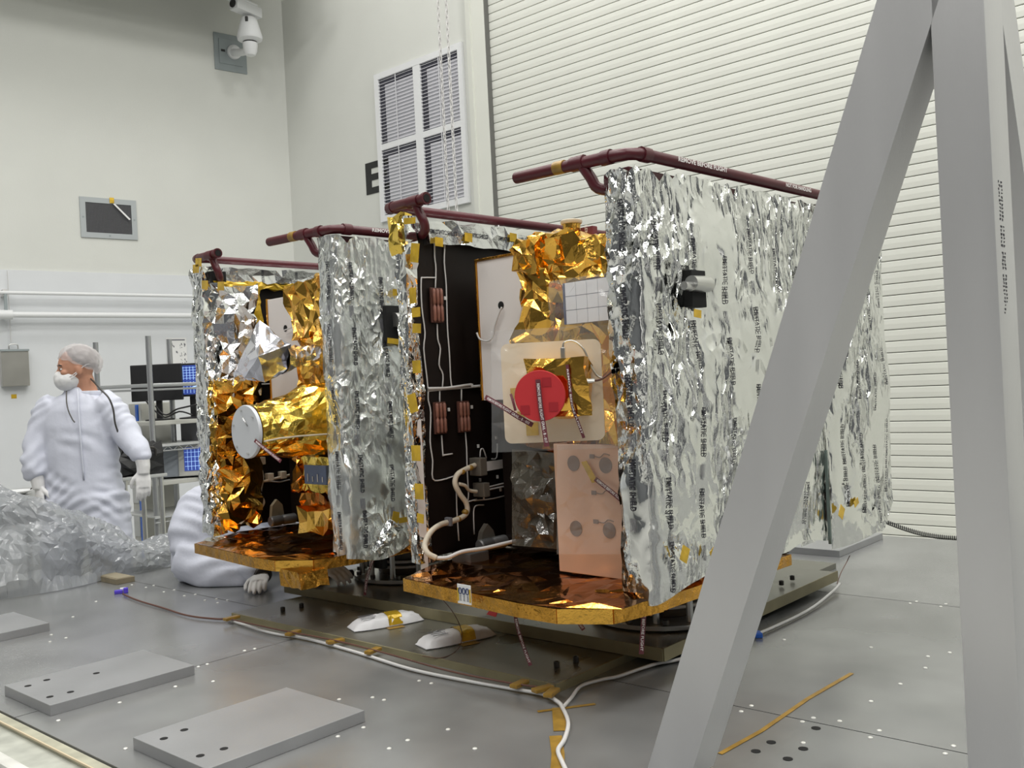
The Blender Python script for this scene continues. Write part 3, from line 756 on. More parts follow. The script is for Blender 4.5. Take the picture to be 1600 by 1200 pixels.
# second brace leaning away behind the post
dp = wd_*1.35; sl = abs(L0.y-L1.y)/abs(L0.z-L1.z); wh = abs(lz(L0,L1,1.0)-lz(R0,R1,1.0)); za = R0.z + .03
mb = MB().prism([(dp-.002, yr-ym+.002, za), (dp+sl*za, yr-ym+.002, .012), (dp+sl*za+wh, yr-ym+.002, .012), (dp-.002, yr-ym+.002, za+wh/sl)], None, (0, wd_-.004, 0))
mb.build('diagonal_brace', M_alu, fr)
MB().bbox((dp+sl*za, yr-ym, 0), (dp+sl*za+wh, yl-ym, .012), .002).build('foot_plate', M_plate, fr)
# dot-peened marking on the right face
mb2 = MB(); rg = random.Random(8)
yf = yr - ym - .0006
for col, z0, z1 in ((.40, 1.15, .93), (.56, 1.15, .95)):
    z = z0; k = 0
    while z > z1:
        z -= .0062; k += 1
        if k in (12, 19, 25): continue
        for q in range(3):
            a_ = wd_*col + rg.uniform(-.004, .004); mb2.box((a_-.0014, yf, z+rg.uniform(-.002,.002)-.0013), (a_+.0014, yf+.0005, z+.0013))
mb2.build('dot_marking', M_print, fr, kind='stuff')
# ================================================================== SPACECRAFT
SE2 = Vector((0.695, 0.719, 0)).normalized(); SE1 = Vector((-SE2.y, SE2.x, 0))
SROT = math.atan2(SE2.y, SE2.x)
SO = Vector((0.264, 2.5, 0)); SPACING = 1.31
class Frame:
    def __init__(s, k): s.o = SO + SE1 * (SPACING * k)
    def loc(s, p): d = p - s.o; return Vector((d.dot(SE2), d.dot(SE1), p.z))
    def x(s, px, py, x): return s.loc(onplane(px, py, s.o + SE2 * x, SE2))
    def y(s, px, py, y): return s.loc(onplane(px, py, s.o + SE1 * y, SE1))
    def z(s, px, py, z): return s.loc(onz(px, py, z))
    def Y(s, px, py, Y): return s.loc(atY(px, py, Y))
ZB, ZT = 0.29, 1.395
def mesh_bvh(mb): return BVHTree.FromPolygons([Vector(v) for v in mb.v], mb.f)
EMI = 'EMI/STATIC SHIELD'
def lettering(par, bvh, face, cols, rows, h=.017, L=.135, small=True, flip=False, seed=0):
    """columns of EMI/STATIC SHIELD running down a foil face; face 'outer' (normal -y) or 'front' (normal -x)"""
    mb = MB(); mg = MB(); rg = random.Random(seed)
    up = Vector((1,0,0)) if face == 'outer' else Vector((0,-1,0))
    pr = Vector((0,1,0)) if face == 'outer' else Vector((1,0,0))
    dn = Vector((0,0,-1))
    if flip: up = -up; dn = -dn
    for ci, c in enumerate(cols):
        for z in rows:
            z = z - .045*(ci % 3) + rg.uniform(-.006, .006)
            o = Vector((c, -.15, z)) if face == 'outer' else Vector((-.05, c, z))
            if flip: o += Vector((0,0,-L)) + (-up)*h
            if any(bvh.ray_cast(q_ - pr*.3, pr, .7)[0] is None for q_ in (o, o+dn*L, o+up*h, o+dn*L+up*h)): continue
            mb = MB(); put_text(mb, EMI, o, dn, up, h, L, 0.03, bvh, pr, .0022); mb.build('printed_lettering', M_print, par, recalc=False)
            if small:
                zz = z - L - .02
                for q in range(5):
                    d = up * (.004*q - .004)
                    a = Vector(o); a.z = zz; ln = rg.uniform(.03, .045)
                    pts = []
                    for p in (a+d, a+d+up*.0018, a+d+up*.0018+Vector((0,0,-ln)), a+d+Vector((0,0,-ln))):
                        hit = bvh.ray_cast(p - pr*.3, pr, .7)
                        pts.append(hit[0] - pr*.002 if hit[0] is not None else None)
                    if None not in pts: mg.quad(*pts)
    if mg.v: mg.build('small_print', M_printgrey, par, kind='stuff', recalc=False)
def array_bag(par, L, seed, zb, zt, mfoil, hem, name='foil_cover', thick=.1, jag=.035, cell=.022):
    """foil bag round an array panel: x 0..L, y -thick..0"""
    rg = random.Random(seed); r = .018
    per = [(0, 0), (0, -thick), (L, -thick), (L, 0)]
    seg = [(Vector(per[i]), Vector(per[(i+1) % 4])) for i in range(4)]
    Ls = [(b-a).length for a, b in seg]; T = sum(Ls)
    def xy(u):
        d = (u % 1.0) * T
        for (a, b), l in zip(seg, Ls):
            if d <= l: return a.lerp(b, d / l)
            d -= l
        return seg[0][0]
    cr = Crumple(seed, (2.2, 5.0), (1.0, .6)); top = {}
    def f(u, v):
        p = xy(u); v2 = min(max(v, 0), 1)
        zz0 = zb + hem(p.x, p.y); zz1 = zt + min(.004, noise.noise(Vector((u*70, seed, 0)))*jag*1.6)
        z = zz0 + (zz1 - zz0) * v + (v - v2) * .01
        q = Vector((p.x, p.y, z))
        sq = 1 - .75 * max(0, (v2 - .93) / .07) if abs(p.y) else 1
        # the bag bellies out from the panel, and pinches at the top
        bell = math.sin(math.pi * min(max(p.x / L, 0), 1)) * (.012 + .02 * math.sin(v2 * 3.0))
        if p.y < -thick * .5: q.y -= bell
        return q
    nu = int(T / cell); nv = int((zt - zb) / (cell * 1.3))
    mb = foil_sheet(f, nu, nv, .0026, seed, .38, cr, .007, pin=.4, wrapu=True, mask=True)
    o = mb.build(name, mfoil, par, smooth='all')
    return o, mesh_bvh(mb)
def pipe_bar(sc, side, lettered, short=False):
    """maroon guard bar above one array: side 'R' or 'L'"""
    Z = 1.437; rp = .0165
    if side == 'R':
        ye, xe = -.09, 0.0
        path = [(xe, .31, Z+.002), (xe, -.03, Z-.006), (xe+.012, -.072, Z-.006), (xe+.05, -.092, Z-.004), (1.46, -.092, Z+.0)]
        tee = Vector((xe, .07, Z-.002)); drop = [tee, (xe+.01, .045, Z-.045), (xe+.02, .03, Z-.075), (xe+.05, -.01, Z-.085), (xe+.09, -.045, Z-.085)]
        sleeves = [((xe, -.035, Z-.006), (xe, -.005, Z-.006)), ((xe+.05, -.092, Z-.004), (xe+.085, -.092, Z-.004)), ((xe, .055, Z-.002), (xe, .10, Z-.002))]
    else:
        path = [(0.0, .70, Z+.012), (0.0, .86, Z+.012), (.01, .90, Z+.012), (.05, .915, Z+.012), (1.35, .915, Z+.012)]
        path[-2] = (.055, .885, Z+.012); path[-1] = (1.35, .885, Z+.012)
        tee = Vector((0, .76, Z+.01)); drop = [tee, (.008, .745, Z-.03), (.015, .735, Z-.06), (.03, .75, Z-.08), (.06, .80, Z-.085)]
        sleeves = [((0, .735, Z+.01), (0, .785, Z+.01)), ((0, .70, Z+.012), (0, .712, Z+.012)), ((.005, .87, Z+.012), (.012, .90, Z+.012))]
    b = MB().tube(path, rp, 12).build('guard_bar', M_red, sc, smooth=True)
    MB().tube(smoothpath(drop, 4), rp*.92, 10).build('bar_elbow', M_red, b, smooth=True)
    for a, c in sleeves: MB().tube([a, c], rp*1.22, 12).build('pipe_sleeve', M_red, b, smooth=True)
    e = Vector(path[0]); MB().lathe([(rp*.78, 0), (rp*.78, .0008)], 12, Matrix.Translation(e) @ Matrix.Rotation(math.pi/2 * (-1 if side == 'R' else 1), 4, 'X')).build('bar_mouth', M_hole, b)
    y = path[-1][1] - rp - .0006; z0 = path[-1][2] - .006
    for s, x, wd in lettered:
        mb = MB(); put_text(mb, s, (x, y, z0), (1,0,0), (0,0,1), .013, wd, .03); mb.build('printed_lettering', M_printwhite, b, recalc=False)
    if side == 'R': MB().tube([(0, .125, Z-.001), (0, .16, Z)], rp*1.12, 12).build('tape_band', M_tapebrown, b, smooth=True)
    return b
def streamer(par, pts, wd, text=None, m=None, face=None, name='warning_tag'):
    """ribbon along local points; face = approximate facing normal"""
    pts = smoothpath(pts, 4); n = len(pts); face = Vector(face or (-.7, -.7, 0)).normalized()
    vs = []; fs = []
    for i, p in enumerate(pts):
        t = (pts[min(i+1,n-1)] - pts[max(i-1,0)]).normalized(); s = t.cross(face).normalized() * wd/2; nn = s.cross(t).normalized()*.0006
        vs += [p+s+nn, p-s+nn, p-s-nn, p+s-nn]
    fs = [(0,1,2,3), tuple((n-1)*4+k for k in (3,2,1,0))]
    for i in range(n-1):
        for k in range(4): fs.append((i*4+k, (i+1)*4+k, (i+1)*4+(k+1)%4, i*4+(k+1)%4))
    o = MB().add(vs, fs).build(name, m or M_tagred, par)
    if text:
        L = sum((pts[i+1]-pts[i]).length for i in range(n-1))
        vt, ft, w_ = text_mesh(text, .01); mb = MB(); out = []
        for v in vt:
            d = L*.06 + v.x / w_ * L*.88; i = 0
            while i < n-2 and d > (pts[i+1]-pts[i]).length: d -= (pts[i+1]-pts[i]).length; i += 1
            t = (pts[i+1]-pts[i]).normalized(); s = t.cross(face).normalized()
            up = -s if (s.cross(t)).dot(face) < 0 else s
            up = face.cross(t).normalized()
            out.append(pts[i] + t*d + up*(v.y-.5)*wd*.55 + face*.0022)
        mb.add(out, ft).build('printed_lettering', M_printwhite, o, recalc=False)
    return o
def patch(par, fr, px, py, x, w_, h_, ang=0, m=None, name='tape_patch', face='front', off=.0):
    p = fr.x(px, py, x) if face == 'front' else fr.y(px, py, x)
    mb = MB().bbox((-.0008, -w_/2, -h_/2), (.0008, w_/2, h_/2), .0003) if face == 'front' else MB().bbox((-w_/2, -.0008, -h_/2), (w_/2, .0008, h_/2), .0003)
    mb.xf(Matrix.Translation(p) @ Matrix.Rotation(ang, 4, 'X' if face == 'front' else 'Y'))
    return mb.build(name, m or M_tape, par)
RBF = 'REMOVE BEFORE FLIGHT'
def base_plate(sc, seed, box=False):
    ol = [(-.155, .715), (-.20, .19), (-.195, .06), (-.12, -.06), (.05, -.09), (.75, -.09), (.75, .80), (.12, .82)]
    zb, zt = .238, .272
    mb = MB().prism([(x, y, zb) for x, y in ol], None, (0, 0, zt-zb))
    core = mb.build('base_deck', M_amberedge, sc, smooth=False)
    # crumpled amber film on the top
    n = len(ol)
    def f(u, v):
        x = -.205 + u*.955; y = -.085 + v*.9
        lo = -.085; hi = .80
        if x < -.12: lo = -.06 + (-.12 - x)/.075*.12; hi = .715 - (x+.155)*-.2
        if x < .12: hi = min(hi, .715 + (x+.155)/.275*.105)
        xl = -.155 - .045*max(0, min(1, (.715-y)/.525)) if True else 0
        y = lo + v*(hi-lo); x = max(x, -.2 + .045*max(0,(y-.19)/.525))
        return Vector((x, y, zt + .004 + .012*math.sin(v*7+u*3)**2*u))
    fm = foil_sheet(f, 22, 22, .006, seed, .35, Crumple(seed, (3, 6), (1, .6)), .008, pin=.15)
    fm.build('base_film', M_amber, sc)
    # tape wraps round the rim
    for i, (a, b) in enumerate(((ol[7], ol[0]), (ol[0], ol[1]), (ol[1], ol[2]), (ol[2], ol[3]), (ol[3], ol[4]))):
        a = Vector((*a, 0)); b = Vector((*b, 0)); L = (b-a).length; t = (b-a)/L; nrm = Vector((t.y, -t.x, 0))
        k = max(1, int(L/.24))
        for q in range(k):
            p = a.lerp(b, q/k) ; r = a.lerp(b, (q+1)/k)
            mm = MB().slab(p+nrm*(-.004)*-1+Vector((0,0,zb-.001)), r+nrm*.004+Vector((0,0,zb-.001)), r+nrm*.004+Vector((0,0,zt+.003)), p+nrm*.004+Vector((0,0,zt+.003)), .004)
            mm.build('rim_tape', M_amberedge if (q+i) % 3 else M_gold, core)
    return core
def stand(fr_k, label):
    c = Frame(fr_k).o + SE2*.62 + SE1*.32
    t = thing('spacecraft_stand', label, 'stand', (c.x, c.y, .0625), SROT)
    MB().lathe([(.165,0),(.24,0),(.24,.014),(.165,.014)], 40).build('lower_flange', M_steel, t, smooth=True)
    MB().lathe([(.175,.13),(.225,.13),(.225,.168),(.175,.168)], 40).build('upper_ring', M_steel, t, smooth=True)
    for k in range(12):
        a = 2*math.pi*k/12
        MB().lathe([(.011,.016),(.011,.13)], 8, Matrix.Translation((.205*math.cos(a), .205*math.sin(a), 0))).build('standoff', M_steel, t, smooth=True)
        a += .13; MB().lathe([(.011,.016),(.011,.03)], 6, Matrix.Translation((.225*math.cos(a), .225*math.sin(a), 0))).build('bolt', M_dsteel, t)
    for r in (.15, .158): MB().tube([(r*math.cos(a), r*math.sin(a), .05+(r-.15)*3) for a in [2*math.pi*q/32 for q in range(32)]], .006, 6, closed=True).build('cable_loop', M_wire, t, smooth='all')
    MB().lathe([(.12,0),(.135,.02),(.135,.12),(.12,.13)], 28).build('separation_core', M_dsteel, t, smooth=True)
    MB().bbox((-.19,-.05,.05),(-.16,.05,.12),.004).build('connector_box', M_black, t)
    return t
def craft(k, label):
    fr = Frame(k); sc = thing('spacecraft', label, 'spacecraft', fr.o, SROT)
    # structure between the arrays
    MB().box((.30, .10, .30), (1.15, .72, 1.22)).build('bus_body', M_panelblack, sc)
    # left array: black panel facing inwards
    yo = .842 if k == 0 else .885
    pn = MB().bbox((.012, .805, ZB+.01), (1.30, yo, ZT-.035), .004).build('solar_array', M_panelblack, sc)
    of = foil_sheet(lambda u, v: Vector((-.01 + 1.33*u, yo + .007, ZB + (ZT-ZB+.005)*v)), 44, 36, .003, 90+k, .35, Crumple(90+k, (2, 5), (1, .6)), .006, pin=.3)
    of.build('outer_foil', M_silver_fine, pn)
    # right array core
    pr = MB().bbox((.015, -.078, ZB+.04), (1.46, -.022, ZT+.005+.012*k), .004).build('solar_array', M_red, sc)
    SCN[pn.name] = sc; SCN[pr.name] = sc
    return sc, fr, pn, pr
SCN = {}
# ------------------------------------------------------------------ right craft
scR, fR, pnR, prR = craft(0, 'foil wrapped spacecraft with a red disc cover, the nearer right one of two')
def hemR(x, y):
    h = .0
    if y < -.05: h = -.035*math.exp(-((x-.05)/.12)**2) + .05*math.exp(-((x-.42)/.2)**2) + .012*math.sin(x*17)
    return h
bagR, bvR = array_bag(scR, 1.03, 11, ZB, ZT, M_silver, hemR)
lettering(bagR, bvR, 'outer', [.07 + .15*c for c in range(6)], [1.27, 1.04, .81, .58, .42], seed=1)
lettering(bagR, bvR, 'front', [-.045], [1.31, 1.085, .86, .64, .42], seed=2, h=.018)
# second sheet lapped over the far end, printed the other way up
def far(u, v):
    return Vector((.985 + .515*u, -.112 - .02*math.sin(u*3.1) , .25 + .10*u*u*u + (1.14 - .02*u)*v - .03*math.exp(-((u-.75)/.12)**2)*(1-v)))
fm = foil_sheet(far, 20, 44, .0026, 31, .38, Crumple(31, (2, 5), (1, .6)), .007, pin=.6, mask=True)
fm2 = foil_sheet(lambda u, v: far(u, v) + Vector((0, .11 + .03*math.sin(u*3.1), 0)), 12, 24, .004, 32, .38, pin=.5)
nb = len(fm.v)
sh2 = fm.build('foil_sheet', M_silver, scR, smooth='all'); fm2.build('foil_sheet', M_silver, scR)
lettering(sh2, mesh_bvh(fm), 'outer', [1.08, 1.20, 1.32, 1.43], [1.20, .92, .66, .52], small=False, flip=True, seed=4)
MB().box((.976, -.114, .27), (.984, -.105, .58)).build('seam_strip', mat('seam_green', (.20,.25,.23), .3, .7), prR)
# hinge opening with its silver pin
p = fR.y(1083, 452, -.118)
MB().bbox((p.x-.035, -.137, p.z-.05), (p.x+.035, -.11, p.z+.05), .002).build('hinge_opening', M_hole, prR)
MB().lathe([(.010,0),(.021,.0),(.023,.06),(.021,.085),(.013,.09)], 16, Matrix.Translation((p.x-.045, -.142, p.z+.012)) @ Matrix.Rotation(math.pi/2, 4, 'Y')).build('hinge_pin', M_steel, prR, smooth=True)
MB().lathe([(.008,0),(.012,.0),(.012,.045)], 12, Matrix.Translation((p.x-.078, -.14, p.z+.004)) @ Matrix.Rotation(math.pi/2, 4, 'Y')).build('hinge_pin', M_steel, prR, smooth=True)
for px, py, ang in ((1090, 490, .1), (1070, 866, .5), (1115, 862, -.5), (1315, 800, .6), (1338, 785, -.4)):
    patch(prR, fR, px, py, -.14, .035, .022 if ang < .2 else .04, ang, face='outer')
pipe_bar(scR, 'R', [('REMOVE BEFORE FLIGHT', .20, .25), ('NOT FOR HANDLING', .80, .17)])
pipe_bar(scR, 'L', [])
# left array edge wrapped in foil and tape
cs = foil_box((-.02, .80, ZB-.005), (.03, .848, ZT+.01), .024, .004, 21, Crumple(21, (5, 11), (1, .6)), .004)
cs.build('edge_foil', M_silver, pnR)
cs = foil_box((-.03, .805, 1.28), (.03, .862, ZT+.02), .028, .006, 22, Crumple(22, (6, 12), (1, .6)), .006)
cs.build('edge_blanket', M_yellowgold, pnR)
for px, py, w_, h_, ang in ((648,395,.05,.06,.2),(640,345,.07,.02,.1),(645,462,.04,.05,0),(650,488,.05,.03,0),(651,513,.05,.03,.1),(651,573,.05,.04,0),(645,630,.05,.06,-.2),(650,708,.055,.05,0),(655,768,.05,.05,0),(657,810,.04,.03,.1)):
    patch(pnR, fR, px, py, -.034, w_*.8, h_, ang)
MB().slab((-.012, .802, ZB-.03), (.012, .795, ZB-.03), (.012, .795, .75), (-.012, .802, .75), .004).build('edge_lining', M_radiator, pnR)
ts = foil_box((.07, .782, 1.325), (.50, .855, 1.402), .035, .004, 23, Crumple(23, (4, 9), (1, .6)), .004)
tso = ts.build('top_foil', M_silver_fine, scR)
bv = mesh_bvh(ts)
for x in (.06, .205, .38):
    mb = MB(); put_text(mb, EMI, (x+.02, .76, 1.356), (1,0,0), (0,0,1), .015, .12, .02, bv, Vector((0,1,0)), .002); mb.build('printed_lettering', M_print, tso, recalc=False)
for px, py in ((732, 371), (802, 371), (686, 378)): patch(pnR, fR, px, py, .772, .035, .03, .05, face='outer')
# wiring on the inner face of the black panel
def wires(pn, fr, y, lines, r=.0026, m=None, name='wire'):
    for ln in lines:
        MB().tube(smoothpath([fr.y(a, b, y) for a, b in ln], 3), r, 5).build(name, m or M_wire, pn, smooth='all')
YI = .801
wires(pnR, fR, YI, [
 [(679,366),(679,400),(681,420),(680,455)], [(680,434),(662,434),(658,438),(659,480),(664,520),(662,545),(667,590),(669,612)],
 [(695,383),(694,410),(697,445),(699,512),(702,550),(704,590),(706,606)], [(683,506),(684,530),(688,545),(686,570),(692,585),(691,606)],
 [(669,612),(669,625),(673,645),(672,690),(676,720),(676,748),(690,750),(712,743)], [(669,611),(700,608),(727,606),(750,604)],
 [(687,611),(687,630)], [(721,608),(721,628)], [(690,680),(692,710),(694,711),(707,709)], [(727,674),(729,700),(730,735),(732,770),(731,782)],
 [(779,352),(779,370),(781,385)], [(713,765),(714,800),(717,845)], [(740,782),(770,779),(800,771)], [(731,784),(745,780)], [(741,835),(740,800),(744,790),(756,789)],
 [(777,693),(776,715),(768,717)], [(750,715),(751,703),(755,702),(760,716)]])
wires(pnR, fR, YI-.004, [[(669,607),(700,606),(735,601),(738,604),(751,603)]], .005)
def resistor(pn, fr, px, py, h=.105):
    p = fr.y(px, py, .796)
    r = MB().bbox((p.x-.026, .792, p.z-h/2), (p.x+.026, .80, p.z+h/2), .002).build('resistor_bank', mat('res_base', (.10,.04,.03), .5) if 'res_base' not in bpy.data.materials else bpy.data.materials['res_base'], SCN[pn.name])
    for q in (-.016, 0, .016):
        MB().lathe([(.003,-h/2+.004),(.006,-h/2+.008),(.006,-.006),(.004,-.003),(.004,.003),(.006,.006),(.006,h/2-.008),(.003,h/2-.004)], 8, Matrix.Translation((p.x+q, .788, p.z))).build('resistor', M_brown, r, smooth=True)
resistor(pnR, fR, 682, 477, .115); resistor(pnR, fR, 687, 653); resistor(pnR, fR, 724, 651)
for px, py in ((695,466),(701,640),(737,636),(747,697),(775,684),(750,750),(782,765),(777,745)):
    p = fR.y(px, py, .798); MB().bbox((p.x-.004, .795, p.z-.006), (p.x+.004, .80, p.z+.006), .001).build('tie_base', M_wire, pnR)
# cable harness
def harness(pn, fr, pts, r, m=M_cable, name='cable'):
    pn = SCN[pn.name]
    return MB().tube(smoothpath([fr.y(a, b, y) for a, b, y in pts], 5), r, 8).build(name, m, pn, smooth='all')
hc = harness(pnR, fR, [(742,727,.77),(728,733,.765),(715,741,.765),(711,755,.765),(718,771,.765),(728,785,.765),(730,798,.765),(724,807,.765),(708,814,.76),(690,819,.75),(674,830,.72),(664,850,.70),(668,864,.68),(682,872,.66)], .009)
harness(pnR, fR, [(682,872,.66),(700,871,.64),(722,862,.62),(755,857,.60),(785,850,.58),(806,845,.57)], .006, M_wire)
harness(pnR, fR, [(717,756,.765),(727,759,.765),(733,766,.77),(745,768,.77)], .006)
for px, py in ((735,731),(722,737),(727,800),(716,811)):
    p = fR.y(px, py, .765); MB().ball(p, (.012,.012,.010), 10, 6).build('cable_tape', M_tapebrown, hc, smooth='all')
p = fR.y(701, 815, .755); MB().bbox((p.x-.006,p.y-.014,p.z-.014),(p.x+.006,p.y+.014,p.z+.014),.003).build('cable_clamp', M_printgrey, hc)
M_conn = mat('connector_grey', (.20,.18,.15), .45, .4)
for px, py, a, b in ((748,729,.016,.03),(753,765,.014,.024)):
    p = fR.y(px, py, .77); MB().bbox((p.x-a, .745, p.z-b), (p.x+a, .80, p.z+b), .003).build('connector', M_conn, pnR)
a = fR.y(756,722,.785); b = fR.y(800,716,.785); c = fR.y(800,729,.785); d = fR.y(756,737,.785)
MB().slab(d, c, b, a, .004).build('ribbon_cable', M_wire, pnR)
wires(pnR, fR, .785, [[(759,762),(775,758),(800,752)], [(759,766),(778,762),(800,757)], [(756,769),(756,780)]], .003)
# white radiator plate
pw0 = fR.x(740, 408, .22); pw1 = fR.x(752, 625, .22)
wp = MB().bbox((.22, .12, .80), (.235, .715, 1.262), .002).build('radiator_panel', M_radiator, scR)
MB().bbox((.215, .7155, .80), (.245, .722, 1.265), .001).build('panel_edge', M_amberedge, wp)
MB().bbox((.215, .45, 1.2625), (.245, .722, 1.270), .001).build('panel_edge', M_amberedge, wp)
p = fR.x(783, 477, .22); MB().lathe([(.013,0),(.013,.001)], 14, Matrix.Translation((.2185, p.y, p.z)) @ Matrix.Rotation(math.pi/2,4,'Y')).build('wire_hole', M_hole, wp)
MB().tube(smoothpath([fR.x(a, b, .21) for a, b in ((784,480),(779,492),(773,510),(770,526),(762,533),(750,530),(745,520))], 4), .0032, 6).build('panel_wire', M_wire, wp, smooth='all')
# gold blankets on the front
C1 = Crumple(41, (4.0, 8.0), (1.0, .7))
def gold(fr, sc, px0, py0, px1, py1, xf, dep, seed, m=M_gold, cell=.03, amp=.009, fa=.014, name='gold_blanket', fr_=(4,8), shape=None):
    a = fr.x(px0, py0, xf); b = fr.x(px1, py1, xf); 
    lo = (xf, min(a.y,b.y), min(a.z,b.z)); hi = (xf+dep, max(a.y,b.y), max(a.z,b.z))
    return foil_box(lo, hi, cell, amp, seed, Crumple(seed, fr_, (1, .7)), fa, shape).build(name, m, sc)
gold(fR, scR, 806, 385, 962, 455, .13, .16, 51)
gold(fR, scR, 806, 452, 868, 545, .14, .14, 52)
gold(fR, scR, 862, 500, 965, 565, .12, .16, 53)
gold(fR, scR, 925, 545, 972, 690, .12, .12, 54, M_gold, fa=.01)
gold(fR, scR, 800, 540, 935, 700, .19, .1, 55, M_amber)
gold(fR, scR, 822, 368, 882, 395, .16, .12, 56, M_gold, cell=.022)
gold(fR, scR, 800, 372, 838, 420, .10, .1, 57, M_gold, cell=.025)
gold(fR, scR, 905, 378, 962, 402, .14, .14, 58, M_gold, cell=.022)
gold(fR, scR, 838, 418, 950, 432, .105, .05, 59, M_gold, cell=.022, fa=.005)
# capped nozzle and red post on top
p = fR.x(894, 374, .22)
nz = MB().lathe([(.02,0),(.024,.02),(.028,.055)], 16, Matrix.Translation((p.x, p.y, p.z-.01))); nz.build('gold_nozzle', M_gold, scR)
MB().lathe([(.031,0),(.033,.004),(.033,.010),(.03,.012)], 20, Matrix.Translation((p.x, p.y, p.z+.046))).build('nozzle_cap', mat('cream_cap', (.62,.55,.42), .5), scR, smooth=True)
p = fR.x(921, 378, .24)
rp_ = MB().bbox((p.x-.012, p.y-.024, p.z-.04), (p.x+.012, p.y+.024, p.z+.045), .003).build('red_tab', M_tagred, scR)
mb = MB(); put_text(mb, 'REMOVE', (p.x-.0128, p.y+.005, p.z+.05), (0,0,-1), (0,-1,0), .010, .06); mb.build('printed_lettering', M_printwhite, rp_, recalc=False)
# mirror tile radiator box
a = fR.x(878, 443, .08); b = fR.x(955, 500, .08)
mt = MB().bbox((.08, b.y, b.z), (.14, a.y, a.z), .003).build('mirror_radiator', M_mirrorblue, scR)
ny, nz_ = 4, 3
for i in range(ny):
    for j in range(nz_):
        w_ = (a.y-b.y-.012)/ny; h_ = (a.z-b.z)/nz_
        MB().box((.0775, b.y+w_*i+.0008, b.z+h_*j+.0008), (.08, b.y+w_*(i+1)-.0008, b.z+h_*(j+1)-.0008)).build('mirror_tile', M_mirror, mt)
cm = foil_sheet(lambda u, v: Vector((.072-.01*math.sin(v*3), b.y-.01+(a.y-b.y+.05)*u, b.z-.01+(a.z-b.z+.02)*v)), 8, 6, .004, 61)
cm.build('clear_film', M_clear, mt)
# tan board with gold instrument and red disc, turned towards the aisle
BM = Matrix.Translation(fR.Y(863, 612, 2.60)) @ Matrix.Rotation(math.radians(35), 4, 'Z')   # local x = away, y = left
def rrect(hw, hh, r, n=5):
    pts = []
    for cx, cz, a0 in ((hw-r, hh-r, 0), (-hw+r, hh-r, 90), (-hw+r, -hh+r, 180), (hw-r, -hh+r, 270)):
        for k in range(n+1):
            a = math.radians(a0 + 90*k/n); pts.append((cx + r*math.cos(a), cz + r*math.sin(a)))
    return pts
bd = MB().prism([(0, y, z) for y, z in rrect(.138, .138, .02)], None, (.014, 0, 0)).xf(BM).build('tan_board', M_tan, scR)
gi = foil_box((-.10, -.105, -.06), (-.006, .055, .085), .026, .004, 62, Crumple(62, (6, 12), (1, .6)), .006).xf(BM).build('gold_instrument', M_gold, scR)
dc = MB().lathe([(.0,0),(.066,0),(.067,.004),(.067,.012)], 40, BM @ Matrix.Translation((-.135, .018, -.008)) @ Matrix.Rotation(math.pi/2,4,'Y')).build('red_disc_cover', M_redcover, scR, smooth=True)
for y, z, an in ((-.02, .035, .3), (.04, -.035, .7), (-.035, -.03, -.1)):
    MB().bbox((-.1362, y+.018-.012, z-.020), (-.1354, y+.018+.012, z+.004), .0002).xf(BM).build('red_tape', mat('red_tape_'+str(y), (.36,.012,.02), .5), dc)
fdir = (BM.to_3x3() @ Vector((-1, 0, 0)))
streamer(scR, [BM @ Vector(q) for q in ((-.141, .020, .035), (-.142, .016, -.04), (-.143, .010, -.09), (-.15, .004, -.14))], .013, 'REMOVE BEFORE FLIGHT GRAIL - B - 017', face=fdir)
streamer(scR, [BM @ Vector(q) for q in ((-.05, .178, -.005), (-.09, .13, -.03), (-.10, .085, -.06), (-.10, .045, -.085))], .013, 'REMOVE BEFORE FLIGHT GRAIL - B - 003', face=fdir)
streamer(scR, [BM @ Vector(q) for q in ((-.08, .103, .0), (-.09, .096, -.02), (-.095, .09, -.045))], .007, None, face=fdir)
streamer(scR, [BM @ Vector(q) for q in ((-.11, -.055, .07), (-.115, -.06, .01), (-.115, -.064, -.04), (-.10, -.075, -.08), (-.09, -.088, -.125))], .008, 'REMOVE BEFORE FLIGHT', face=fdir)
for y, z, w_, h_ in ((.105, .0, .022, .03), (.06, -.10, .034, .036), (.09, -.06, .02, .02)):
    MB().bbox((-.0035, y-w_/2, z-h_/2), (-.0005, y+w_/2, z+h_/2), .0004).xf(BM).build('tape_patch', M_tape, bd)
cb = MB().bbox((-.05, -.045, .085), (-.03, -.033, .118), .002).xf(BM).build('plug', M_steel, gi)
MB().tube(smoothpath([BM @ Vector(q) for q in ((-.04,-.039,.116), (-.04,-.045,.132), (-.04,-.07,.133), (-.04,-.095,.11), (-.04,-.11,.07), (-.03,-.125,.04), (-.03,-.14,.03))], 4), .003, 6).build('cable', M_steel, gi, smooth='all')
MB().lathe([(.006,0),(.008,.01),(.006,.03)], 10, BM @ Matrix.Translation((-.06,-.092,.024)) @ Matrix.Rotation(math.pi/2,4,'X')).build('plug', M_steel, gi)
MB().tube(smoothpath([BM @ Vector(q) for q in ((-.06,-.12,.024), (-.05,-.14,.028), (-.03,-.165,.045))], 4), .003, 6).build('cable', M_brass, gi, smooth='all')
cm = foil_sheet(lambda u, v: BM @ Vector((-.012-.02*math.sin(u*3.1)*v*(1-v), -.17+.33*u + .03*(1-v)*(u-.5), -.16+.335*v)), 12, 12, .006, 63)
cm.build('clear_film', M_clear, bd)
